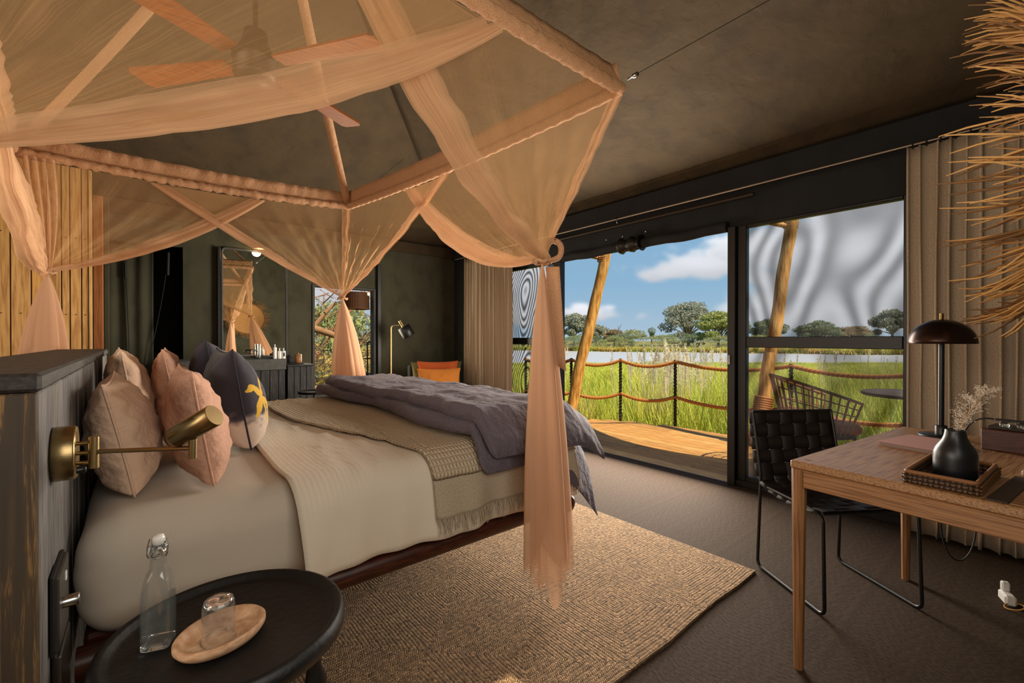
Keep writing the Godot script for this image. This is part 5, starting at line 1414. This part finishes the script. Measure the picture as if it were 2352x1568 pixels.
func build_deck_things():
	# two leaning poles that carry the fly
	var pole = func(label, a, b, r):
		var t = thing("timber_pole", label, "pole", a)
		var l = []; var rr = []
		for i in 15:
			l.append(a.lerp(b, i / 14.0) + Vector3(0.012 * sin(i * 0.8), 0, 0.01 * sin(i * 1.1))); rr.append(r * (1.06 - 0.10 * i / 14.0) + 0.003 * sin(i * 2.1))
		putw("shaft", G.new().tube(l, rr, 16), "pole_wood", t)
		return t
	var p1 = pole.call("leaning peeled timber pole rising left of the open doorway view, with a strut", Vector3(4.79, -0.03, -4.45), Vector3(5.235, 2.45, -4.09), 0.078)
	putw("strut", G.new().rod(Vector3(5.20, 2.36, -4.12), Vector3(4.55, 2.52, -4.62), 0.028, 10), "pole_wood", p1)
	var lash = G.new()
	for k in 3:
		var l = []
		for i in 13: l.append(Vector3(5.205, 2.33 + 0.025 * k, -4.12) + Vector3(0.085 * cos(i * TAU / 12), 0.01 * sin(i * 2.0), 0.085 * sin(i * TAU / 12)))
		lash.tube(l, 0.009, 5, false)
	putw("lashing", lash, "rope", p1)
	var a2 = Vector3(5.33, -0.03, -2.06); var b2 = Vector3(5.87, 2.75, -1.865)
	var p2 = pole.call("leaning peeled timber pole behind the right screen, its foot wrapped in rope", a2, b2, 0.066)
	putw("strut", G.new().rod(Vector3(5.80, 2.50, -1.90), Vector3(5.2, 2.62, -2.3), 0.028, 10), "pole_wood", p2)
	var d = (b2 - a2).normalized()
	var sx = d.cross(Vector3.FORWARD).normalized(); var sz = d.cross(sx)
	for k in 21:  # rope wound round the foot, turn by turn
		var l = []
		var c = a2 + d * (0.045 + 0.0258 * k)
		for i in 19: l.append(c + (sx * cos(i * TAU / 18) + sz * sin(i * TAU / 18)) * 0.088)
		putw("rope_turn", G.new().tube(l, 0.0145, 7, false), "rope", p2)
	var lk = G.new()
	for k in 3:
		var l = []
		for i in 13: l.append(a2.lerp(b2, 0.905) + d * 0.03 * k + (sx * cos(i * TAU / 12) + sz * sin(i * TAU / 12)) * 0.07)
		lk.tube(l, 0.008, 5, false)
	putw("lashing", lk, "rope", p2)
	# rope railing
	var rail = thing("rope_railing", "rope railing of thin black posts along the curved edge of the deck", "railing", Vector3(5.6, -0.02, -3.0))
	var posts = [Vector3(4.6, 0, -5.15), Vector3(5.04, 0, -4.60), Vector3(5.465, 0, -4.01), Vector3(5.69, 0, -3.26), Vector3(5.78, 0, -1.86), Vector3(5.80, 0, -0.62), Vector3(5.82, 0, 0.8)]
	for p in posts:
		var po = putw("post", G.new().rod(p + Vector3(0, -0.3, 0), p + Vector3(0, 0.90, 0), 0.019, 10), "frame_black", rail)
		var sp = []
		for i in 151:
			var a = i / 150.0 * TAU * 19.0
			sp.append(p + Vector3(0.021 * cos(a), 0.0 + 0.88 * i / 150.0, 0.021 * sin(a)))
		putw("rope_whipping", G.new().tube(sp, 0.007, 4), "frame_black", po)
	for y in [0.875, 0.385]:
		for i in posts.size() - 1:
			var a = posts[i] + Vector3(0, y, 0); var b = posts[i + 1] + Vector3(0, y, 0)
			var ln = a.distance_to(b); var dir = (b - a).normalized(); var side = Vector3(-dir.z, 0, dir.x)
			var g = G.new(); var n = int(ln / 0.012)
			for k in 3:
				var l = []
				for j in n + 1:
					var t = j / float(n); var ph = t * ln / 0.13 * TAU + k * TAU / 3.0
					l.append(a.lerp(b, t) - Vector3(0, 0.32 * t * (1.0 - t), 0) + (side * cos(ph) + Vector3.UP * sin(ph)) * 0.0125)
				g.tube(l, 0.0142, 5, false)
			putw("rope", g, "rope", rail)
	# cane tub chair
	var c = Vector3(4.62, 0, -1.28)
	var ch = thing("cane_chair", "open-weave cane tub chair with a rust seat cushion on the deck", "chair", c, -53)
	var arc = func(a, t):  # a round the back 0..1 from arm to arm, t from seat to rim
		var ang = lerpf(-2.15, 2.15, a)
		var hh = lerpf(0.38, 0.60 + 0.26 * pow(cos(ang * 0.5), 2.0), t)
		var r = lerpf(0.27, 0.38, t)
		return Vector3(-cos(ang) * r * 0.95, hh, sin(ang) * r * 1.02)
	for i in 25:
		var l = []
		for k in 6: l.append(arc.call(i / 24.0, k / 5.0))
		put("upright_cane", G.new().tube(l, 0.009 if i % 2 == 0 else 0.006, 6), "rattan_plain", ch)
	for k in 6:
		var l = []
		for i in 41: l.append(arc.call(i / 40.0, k / 5.0))
		put("ring_cane", G.new().tube(l, 0.0125 if k == 5 else 0.0055, 7), "rattan_plain", ch)
	put("seat", G.new().lathe([Vector2(0, 0.35), Vector2(0.28, 0.35), Vector2(0.29, 0.37), Vector2(0.27, 0.385), Vector2(0, 0.385)], Transform3D(), 28), "rattan", ch)
	put("seat_cushion", G.new().rbox(Vector3(0.0, 0.43, 0), Vector3(0.5, 0.09, 0.5), 0.044, 4, 4), "terracotta", ch)
	for q in [Vector2(0.2, 0.2), Vector2(0.2, -0.2), Vector2(-0.2, 0.2), Vector2(-0.2, -0.2)]:
		put("leg", G.new().tube([Vector3(q.x * 1.25, -0.012, q.y * 1.25), Vector3(q.x, 0.36, q.y)], 0.013, 8), "rattan_plain", ch)
	var tb = thing("deck_table", "round slate-topped pedestal table on the deck behind the right screen", "table", Vector3(5.13, 0, -0.72))
	put("top", G.new().lathe([Vector2(0, 0.69), Vector2(0.34, 0.69), Vector2(0.35, 0.70), Vector2(0.35, 0.715), Vector2(0.345, 0.72), Vector2(0, 0.72)], Transform3D(), 40), "slate", tb)
	put("pedestal", G.new().rod(Vector3(0, 0, 0), Vector3(0, 0.69, 0), 0.03, 12), "black_metal", tb)
	put("foot", G.new().lathe([Vector2(0, -0.014), Vector2(0.22, -0.014), Vector2(0.22, 0.005), Vector2(0.03, 0.02), Vector2(0, 0.02)], Transform3D(), 28), "black_metal", tb)

# ---------------------------------------------------------------- marsh, river and the far bank
const OUT := Vector3(0.917, 0, -0.398)
const ALONG := Vector3(0.398, 0, 0.917)

func build_marsh():
	var nz = noise(101, 0.05, 3)
	var g = G.new()
	g.sheet(60, 40, func(u, v):
		var t = lerpf(-110, 110, u); var n = lerpf(-45, 40, v)
		var p = ALONG * t + OUT * n
		var y = -1.02 + 0.10 * nz.get_noise_2d(p.x, p.z)
		if n > 30.0: y -= 0.06 * (n - 30.0) * 0.4
		return Vector3(p.x, y, p.z))
	struct("ground", g, "ground_grass")
	var rv = G.new()
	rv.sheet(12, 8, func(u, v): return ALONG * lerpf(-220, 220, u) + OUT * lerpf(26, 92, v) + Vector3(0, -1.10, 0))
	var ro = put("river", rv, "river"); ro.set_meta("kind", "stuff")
	tag(ro, "pale flat river water between the reeds and the far bank", "water")
	var fb = G.new()
	fb.sheet(80, 8, func(u, v):
		var t = lerpf(-260, 260, u)
		var p = ALONG * t + OUT * (82.0 + 2.5 * nz.get_noise_2d(t * 1.5, 0.0) + 240.0 * v * v)
		return Vector3(p.x, -1.16 + minf(0.5, v * 60.0) * 0.9 + 0.6 * v, p.z))
	struct("ground_far_bank", fb, "bank_grass")
	# blades
	var tuft = func(n, lean, wide, sd):
		var r2 = RandomNumberGenerator.new(); r2.seed = sd
		var t = G.new(); t.smooth(false)
		for i in n:
			var a = r2.randf() * TAU; var o = Vector3(cos(a), 0, sin(a)) * r2.randf() * 0.22
			var b = r2.randf() * TAU; var h = r2.randf_range(0.6, 1.0); var le = r2.randf_range(0.2, 1.0) * lean
			var s = Vector3(cos(b + 1.57), 0, sin(b + 1.57)) * wide
			var p = []
			for k in 4:
				var q = k / 3.0
				p.append(o + Vector3(cos(b), 0, sin(b)) * le * q * q + Vector3(0, h * (q - 0.16 * le * q * q), 0))
			for k in 3:
				var w0 = s * (1.0 - k / 3.2); var w1 = s * (1.0 - (k + 1) / 3.2)
				if k == 2: t.tri(p[2] - w0, p[2] + w0, p[3])
				else: t.quad(p[k] - w0, p[k] + w0, p[k + 1] + w1, p[k + 1] - w1)
		return t
	var scatter = func(called, label, mesh_g, m, list):
		var mm = MultiMesh.new(); mm.transform_format = MultiMesh.TRANSFORM_3D; mm.use_colors = true
		mm.mesh = mesh_g.done(); mm.instance_count = list.size()
		for i in list.size():
			mm.set_instance_transform(i, list[i][0]); mm.set_instance_color(i, list[i][1])
		var o = MultiMeshInstance3D.new(); o.multimesh = mm; o.name = numbered(called)
		mats[m].vertex_color_use_as_albedo = true
		o.material_override = mats[m]; o.set_meta("kind", "stuff"); add_child(o)
		tag(o, label, "grass")
	var green = []; var dry = []; var plume = []
	var pick = func(d, k, h, wide):
		var dir = Vector3(0.6428 + 0.766 * k, 0, -0.766 + 0.6428 * k)
		var p = dir * d
		var lift = -1.06
		return Transform3D(Basis(Vector3.UP, rng.randf() * TAU).scaled(Vector3(wide, h, wide)), Vector3(p.x, lift, p.z))
	var on_deck = func(t): return t.origin.x < 6.0 and t.origin.z > deck_end(clampf(t.origin.x, 4.0, 5.85)) - 0.2 and t.origin.x < 6.05
	for band in [[5.6, 9.0, 900], [9.0, 15.0, 1500], [15.0, 26.0, 1700], [26.0, 40.0, 1500]]:
		for i in band[2]:
			var d = sqrt(rng.randf_range(band[0] * band[0], band[1] * band[1])); var k = rng.randf_range(-0.05, 1.1)
			var patch = nz.get_noise_2d(d * 14.0 * k, d * 9.0)
			var h = clampf(1.98 - 0.046 * d, 0.35, 1.8) * rng.randf_range(0.72, 1.06) * (1.0 + 0.10 * patch)
			if k < 0.28: h *= 0.9
			var t = pick.call(d, k, h, 1.0 + d * 0.075)
			if on_deck.call(t): continue
			var sh = rng.randf_range(0.7, 1.1)
			var isdry = rng.randf() < 0.05 + 0.08 * patch
			if isdry: dry.append([t, Color(sh, sh * 0.98, sh * 0.9)])
			else: green.append([t, Color(sh * rng.randf_range(0.85, 1.15), sh, sh * rng.randf_range(0.6, 1.0))])
	for i in 52:
		var d = rng.randf_range(8.0, 17.0); var k = rng.randfn(0.36, 0.045) if i < 42 else rng.randf_range(0.0, 1.1)
		var t = pick.call(d, k, clampf(2.72 - 0.05 * d, 0.4, 2.5) * rng.randf_range(0.8, 1.05), 1.0)
		if not on_deck.call(t): plume.append([t, Color(1, 1, 1)])
	scatter.call("river_reeds", "tall green river grass filling the marsh beyond the deck", tuft.call(26, 0.45, 0.011, 1), "blade_green", green)
	scatter.call("dry_reeds", "pale dry stems mixed through the green river grass", tuft.call(22, 0.6, 0.008, 2), "blade_dry", dry)
	var pg = G.new(); pg.smooth(false)
	var r3 = RandomNumberGenerator.new(); r3.seed = 5
	for s in 5:
		var o = Vector3(r3.randf_range(-0.2, 0.2), 0, r3.randf_range(-0.2, 0.2)); var tp = o + Vector3(r3.randf_range(-0.12, 0.25), r3.randf_range(0.85, 1.0), r3.randf_range(-0.2, 0.2))
		pg.tube([o, o.lerp(tp, 0.6) + Vector3(-0.01, 0.02, 0), tp], 0.004, 4)
		for i in 46:
			var q = o.lerp(tp, r3.randf_range(0.78, 1.0)); var e = q + Vector3(r3.randf_range(0.0, 0.07), r3.randf_range(-0.01, 0.06), r3.randf_range(-0.03, 0.03))
			pg.tri(q, q + Vector3(0.006, 0.010, 0.004), e)
	scatter.call("plume_reeds", "feathery cream seed heads standing above the green river grass", pg, "blade_plume", plume)
	var clumps = [[Vector3(5.75, -1.06, -5.05), 1.75, "golden dry grass clump beside the leaning pole at the deck corner", 60], [Vector3(7.1, -1.06, -4.45), 1.85, "pale dry grass clump in the middle of the doorway view", 46], [Vector3(7.55, -1.06, -3.35), 1.5, "thin straw-coloured grass clump right of the middle of the doorway view", 22], [Vector3(7.35, -1.06, -0.95), 1.55, "dry yellow grass clump seen through the right screen below the deck table", 36]]
	for q in clumps:
		var o = put("dry_grass_clump", tuft.call(q[3] * 3, 0.55, 0.006, q[3]), "blade_dry")
		o.position = q[0]; o.scale = Vector3(1.3, q[1], 1.3)
		tag(o, q[2], "grass", "dry grass clumps by the deck")
	var far_tuft = []; var far_dry = []
	for i in 2600:
		var t = rng.randf_range(-75, 120); var n = 83.0 + absf(rng.randfn(0.0, 1.6)) + 2.5 * nz.get_noise_2d(t * 1.5, 0.0)
		var p = ALONG * t + OUT * n
		var hh = rng.randf_range(0.5, 1.2); var sh = rng.randf_range(0.75, 1.1)
		(far_tuft if rng.randf() < 0.65 else far_dry).append([Transform3D(Basis(Vector3.UP, rng.randf() * TAU).scaled(Vector3(4.5, hh, 4.5)), Vector3(p.x, -1.1, p.z)), Color(sh, sh, sh)])
	scatter.call("far_green_reeds", "low green reeds at the foot of the far river bank", tuft.call(18, 0.4, 0.02, 8), "blade_green", far_tuft)
	scatter.call("far_dry_reeds", "straw-coloured reeds along the top of the far river bank", tuft.call(18, 0.4, 0.02, 9), "blade_dry", far_dry)

func foliage(list, n, size, sd, spread = 1.0):  # list of [centre, radii]
	var r = RandomNumberGenerator.new(); r.seed = sd
	var g = G.new(); g.smooth(false)
	for q in list:
		for i in n:
			var v = Vector3(r.randfn(), r.randfn(), r.randfn()).normalized()
			var p = q[0] + v * q[1] * pow(r.randf(), 0.32) * spread
			var a = Vector3(r.randfn(), r.randfn(), r.randfn()).normalized() * size * r.randf_range(0.6, 1.3)
			var b = a.cross(Vector3(r.randfn(), r.randfn(), r.randfn()).normalized()).normalized() * size * 0.55
			g.quad(p - a, p + b, p + a, p - b)
	return g

func tree(called, label, at, h, wd, leaf, sd, trunk = 0.35, low = 0.35, group = "", dens = 150, blobs = 11, cat = "tree"):
	var r = RandomNumberGenerator.new(); r.seed = sd
	var t = thing(called, label, cat, at, 0.0, group)
	var g = G.new()
	var crown = []
	var top = Vector3(r.randf_range(-0.05, 0.05) * h, h * low, 0)
	g.tube([Vector3.ZERO, top * 0.5 + Vector3(r.randf_range(-0.03, 0.03) * h, 0, 0), top], [trunk, trunk * 0.85, trunk * 0.7], 7)
	for i in blobs:
		var a = i * 2.4 + r.randf() * 0.5; var rr = sqrt((i + 0.5) / blobs) * wd * 0.46
		var y = lerpf(low * h, h * 0.88, clampf(1.0 - pow(rr / (wd * 0.46), 2.0) * r.randf_range(0.25, 1.05), 0.0, 1.0))
		var c = Vector3(cos(a) * rr, y, sin(a) * rr)
		var k = r.randf_range(0.65, 1.35)
		crown.append([c, Vector3(wd * 0.17, h * 0.105, wd * 0.17) * k])
		g.tube([top, top.lerp(c, 0.55) + Vector3(0, h * 0.03, 0), c], [trunk * 0.45, trunk * 0.25, trunk * 0.1], 5, false)
	put("trunk", g, "bark_grey", t)
	put("crown", foliage(crown, dens, minf(0.30, h * 0.034), sd + 1), leaf, t)
	return t

func build_far_bank():
	var y = -0.75
	var tr = [
		["broad_tree", "tallest broad grey-green tree on the far bank, right of the middle of the doorway view", Vector3(93.6, y, -50.4), 10.2, 10.5, "leaf_grey", 0.42, 0.24],
		["lime_tree", "rounded lime-green tree just right of the tallest tree on the far bank", Vector3(91.8, y, -43.0), 8.0, 8.6, "leaf_lime", 0.34, 0.18],
		["grey_tree", "grey-green tree at the left edge of the doorway view behind the leaning pole", Vector3(68.2, y, -61.4), 7.3, 6.0, "leaf_grey", 0.3, 0.3],
		["round_tree", "small round grey tree right of the leaning pole on the far bank", Vector3(75.8, y, -62.0), 5.0, 5.0, "leaf_grey", 0.2, 0.25],
		["brown_bush_tree", "brownish spreading bush tree left of the palm on the far bank", Vector3(75.5, y, -57.0), 3.9, 4.6, "leaf_brown", 0.2, 0.3],
		["thin_tree", "thin-leaved tree behind the lime-green tree beside the door post", Vector3(97.7, y, -42.0), 6.6, 5.0, "leaf_grey", 0.25, 0.45],
		["screen_tree", "grey tree behind the screened pole, left one seen through the right screen", Vector3(97.7, y, -35.5), 6.0, 6.2, "leaf_dark", 0.3, 0.3],
		["screen_tree", "dark rounded tree in the middle of the right screen view", Vector3(105.6, y, -29.0), 5.6, 7.4, "leaf_dark", 0.3, 0.25],
		["screen_tree", "tall tree at the right edge of the right screen view beside the curtain", Vector3(114.3, y, -18.9), 8.0, 6.0, "leaf_grey", 0.35, 0.35],
		["screen_tree", "faint low tree between the dark rounded one and the tall one at the curtain", Vector3(116.9, y, -25.9), 4.6, 7.5, "leaf_brown", 0.25, 0.3]]
	var i = 0
	for q in tr:
		var fk = [1.12, 1.0, 1.24, 1.14, 1.16, 1.08, 1.10, 1.14, 1.10, 1.2][[0, 1, 5, 2, 3, 4, 6, 7, 8, 9].find(i)]
		tree(q[0], q[1], Vector3(q[2].x * fk, q[2].y, q[2].z * fk), q[3] * fk, q[4] * fk, q[5], 200 + i, q[6], q[7], "trees on the far bank", 330, 24); i += 1
	# palm
	var p = thing("palm_tree", "small shaggy palm on the far bank in the middle of the doorway view", "palm tree", Vector3(81.3, y, -51.9), 0, "trees on the far bank")
	put("trunk", G.new().tube([Vector3.ZERO, Vector3(0.1, 2.0, 0), Vector3(0, 3.2, 0)], [0.18, 0.14, 0.14], 7), "bark", p)
	put("crown", foliage([[Vector3(0, 3.7, 0), Vector3(0.85, 0.8, 0.85)], [Vector3(0.1, 2.9, 0), Vector3(0.55, 0.7, 0.55)]], 200, 0.16, 301), "leaf_dark", p)
	# dead trees
	var dead = [["leaning bare dead tree left of the tallest tree on the far bank", Vector3(84.5, y, -46.3), 5.0, 0.75], ["thin bare dead tree between the round grey tree and the brown bush tree", Vector3(80.4, y, -59.3), 4.6, 0.05]]
	for q in dead:
		var d = thing("dead_tree", q[0], "dead tree", q[1], 0, "dead trees on the far bank")
		var g = G.new(); var r = RandomNumberGenerator.new(); r.seed = int(q[2] * 10)
		var left = -Vector3(0.766, 0, 0.643)
		var tip = left * q[3] * 3.4 + Vector3(0, q[2], 0)
		var st = bez(Vector3.ZERO, left * q[3] * 1.0 + Vector3(0, q[2] * 0.6, 0), tip, 8)
		g.tube(st, [0.22, 0.2, 0.18, 0.16, 0.14, 0.12, 0.1, 0.07, 0.04], 6)
		for k in 9:
			var s = st[3 + k % 6]; var e = s + Vector3(r.randf_range(-1, 1), r.randf_range(0.3, 1.3), r.randf_range(-1, 1))
			g.tube([s, s.lerp(e, 0.5) + Vector3(0.1, 0, 0), e], [0.07, 0.05, 0.02], 4)
		put("bare_branches", g, "bark_grey", d)
	# bushes along the bank
	var bs = [[64.9, -59.0, 2.1, 5.0, "leaf_dark", "dark bush at the foot of the leaning pole on the far bank"], [67.9, -60.0, 2.4, 5.6, "leaf_olive", "olive bush below the small round grey tree"], [71.0, -58.7, 2.3, 5.0, "leaf_dark", "dark green bush left of the brown bush tree"], [74.8, -57.0, 2.2, 5.5, "leaf_olive", "olive bush below the brown bush tree"],
		[74.8, -54.5, 2.6, 5.0, "leaf_dark", "dark green dense bush left of the palm"], [79.0, -55.0, 3.4, 6.5, "leaf_olive", "taller olive bush behind the palm to its left"], [79.3, -48.3, 2.4, 6.0, "leaf_olive", "olive bush right of the palm foot"], [81.2, -45.8, 2.9, 6.0, "leaf_dark", "dark bush under the leaning dead tree"],
		[82.6, -42.9, 2.5, 6.0, "leaf_dark", "dark bush below the tallest far tree"], [85.8, -39.9, 2.2, 5.5, "leaf_olive", "olive bush at the foot of the lime-green tree"], [89.2, -38.7, 2.4, 5.0, "leaf_gold", "yellowish bush beside the dark door post"], [91.9, -35.4, 2.4, 6.5, "leaf_lime", "light green bush just inside the left edge of the right screen view"],
		[98.4, -29.5, 2.2, 6.5, "leaf_dark", "low dark bush under the dark rounded tree in the right screen"], [104.5, -25.8, 2.2, 7.0, "leaf_olive", "low olive bush in the middle right of the right screen view"], [109.7, -21.5, 2.6, 6.5, "leaf_dark", "low dark bush left of the tall tree at the curtain"]]
	i = 0
	for q in bs:
		tree("bank_bush", q[5], Vector3(q[0], y - 0.1, q[1]) * Vector3(1.0 + 0.05 * (i % 3), 1, 1.0 + 0.05 * (i % 3)), q[2] * 1.3, q[3] * 1.15, q[4], 320 + i, 0.08, 0.06, "bushes along the far bank", 200, 14, "bush"); i += 1

# ---------------------------------------------------------------- thicket outside the washroom
func build_thicket():
	var t = thing("thorn_tree", "tangled thorn tree with bare twisting branches outside the washroom opening", "tree", Vector3(1.2, -1.0, -8.6))
	var r = RandomNumberGenerator.new(); r.seed = 9
	var big = G.new()
	big.tube(bez(Vector3(1.7, 1.50, -9.7), Vector3(2.7, 1.60, -9.8), Vector3(3.7, 1.02, -9.7), 10), [0.10, 0.10, 0.095, 0.09, 0.085, 0.08, 0.075, 0.07, 0.06, 0.05, 0.04], 9)
	big.tube(bez(Vector3(2.2, -1.0, -10.2), Vector3(2.2, 0.9, -10.0), Vector3(3.3, 2.0, -9.9), 10), [0.13, 0.12, 0.11, 0.10, 0.09, 0.08, 0.07, 0.06, 0.05, 0.04, 0.03], 9)
	big.tube(bez(Vector3(2.2, -1.0, -10.2), Vector3(1.9, 0.4, -10.0), Vector3(4.0, 0.2, -9.8), 10), [0.10, 0.09, 0.08, 0.075, 0.07, 0.06, 0.05, 0.04, 0.035, 0.03, 0.02], 8)
	big.tube(bez(Vector3(2.3, -1.0, -10.4), Vector3(2.9, 1.3, -10.6), Vector3(4.7, 2.7, -10.3), 10), [0.11, 0.1, 0.09, 0.08, 0.07, 0.065, 0.06, 0.05, 0.04, 0.03, 0.02], 8)
	putw("trunk", big, "bark_pale", t)
	var tw = G.new(); var crown = []
	for i in 150:
		var s = Vector3(r.randf_range(1.4, 4.4), r.randf_range(-0.6, 2.4), r.randf_range(-11.0, -9.4))
		var e = s + Vector3(r.randfn() * 0.5, r.randfn() * 0.4, r.randfn() * 0.3)
		var m = s.lerp(e, 0.5) + Vector3(r.randfn(), r.randfn(), r.randfn()) * 0.08
		tw.tube(bez(s, m, e, 5), [0.014, 0.013, 0.011, 0.009, 0.006, 0.003], 5, false)
		for k in 3:
			var q = m.lerp(e, r.randf()); tw.tube([q, q + Vector3(r.randfn(), r.randfn(), r.randfn()) * 0.16], 0.004, 4, false)
		if i % 2 == 0: crown.append([e, Vector3(0.26, 0.16, 0.22)])
	var two = putw("twigs", tw, "bark_pale", t); two.set_meta("kind", "stuff")
	var cr = putw("leaves", foliage(crown, 70, 0.022, 77), "leaf_olive", t); cr.set_meta("kind", "stuff")
	var hb = [["golden_bush", "golden dry bush low behind the thorn tree, left in the washroom opening", Vector3(2.9, -1.0, -12.6), 2.3, 3.2, "leaf_gold"], ["golden_bush", "golden dry bush behind the bath tap in the washroom opening", Vector3(5.6, -1.0, -12.6), 2.3, 3.2, "leaf_gold"],
		["olive_bush", "tall olive shrub behind the golden bushes outside the washroom opening", Vector3(5.0, -1.0, -16.5), 3.6, 5.0, "leaf_olive"], ["olive_bush", "tall pale green shrub farther back, left of the olive one outside the washroom", Vector3(1.9, -1.0, -16.9), 3.3, 4.6, "leaf_lime"], ["olive_bush", "grey-green shrub farthest right behind the wicker lampshade", Vector3(8.6, -1.0, -16.0), 3.8, 4.5, "leaf_grey"]]
	var i = 0
	for q in hb:
		tree(q[0], q[1], q[2], q[3], q[4], q[5], 400 + i, 0.07, 0.1, "shrubs outside the washroom", 260, 12, "bush"); i += 1
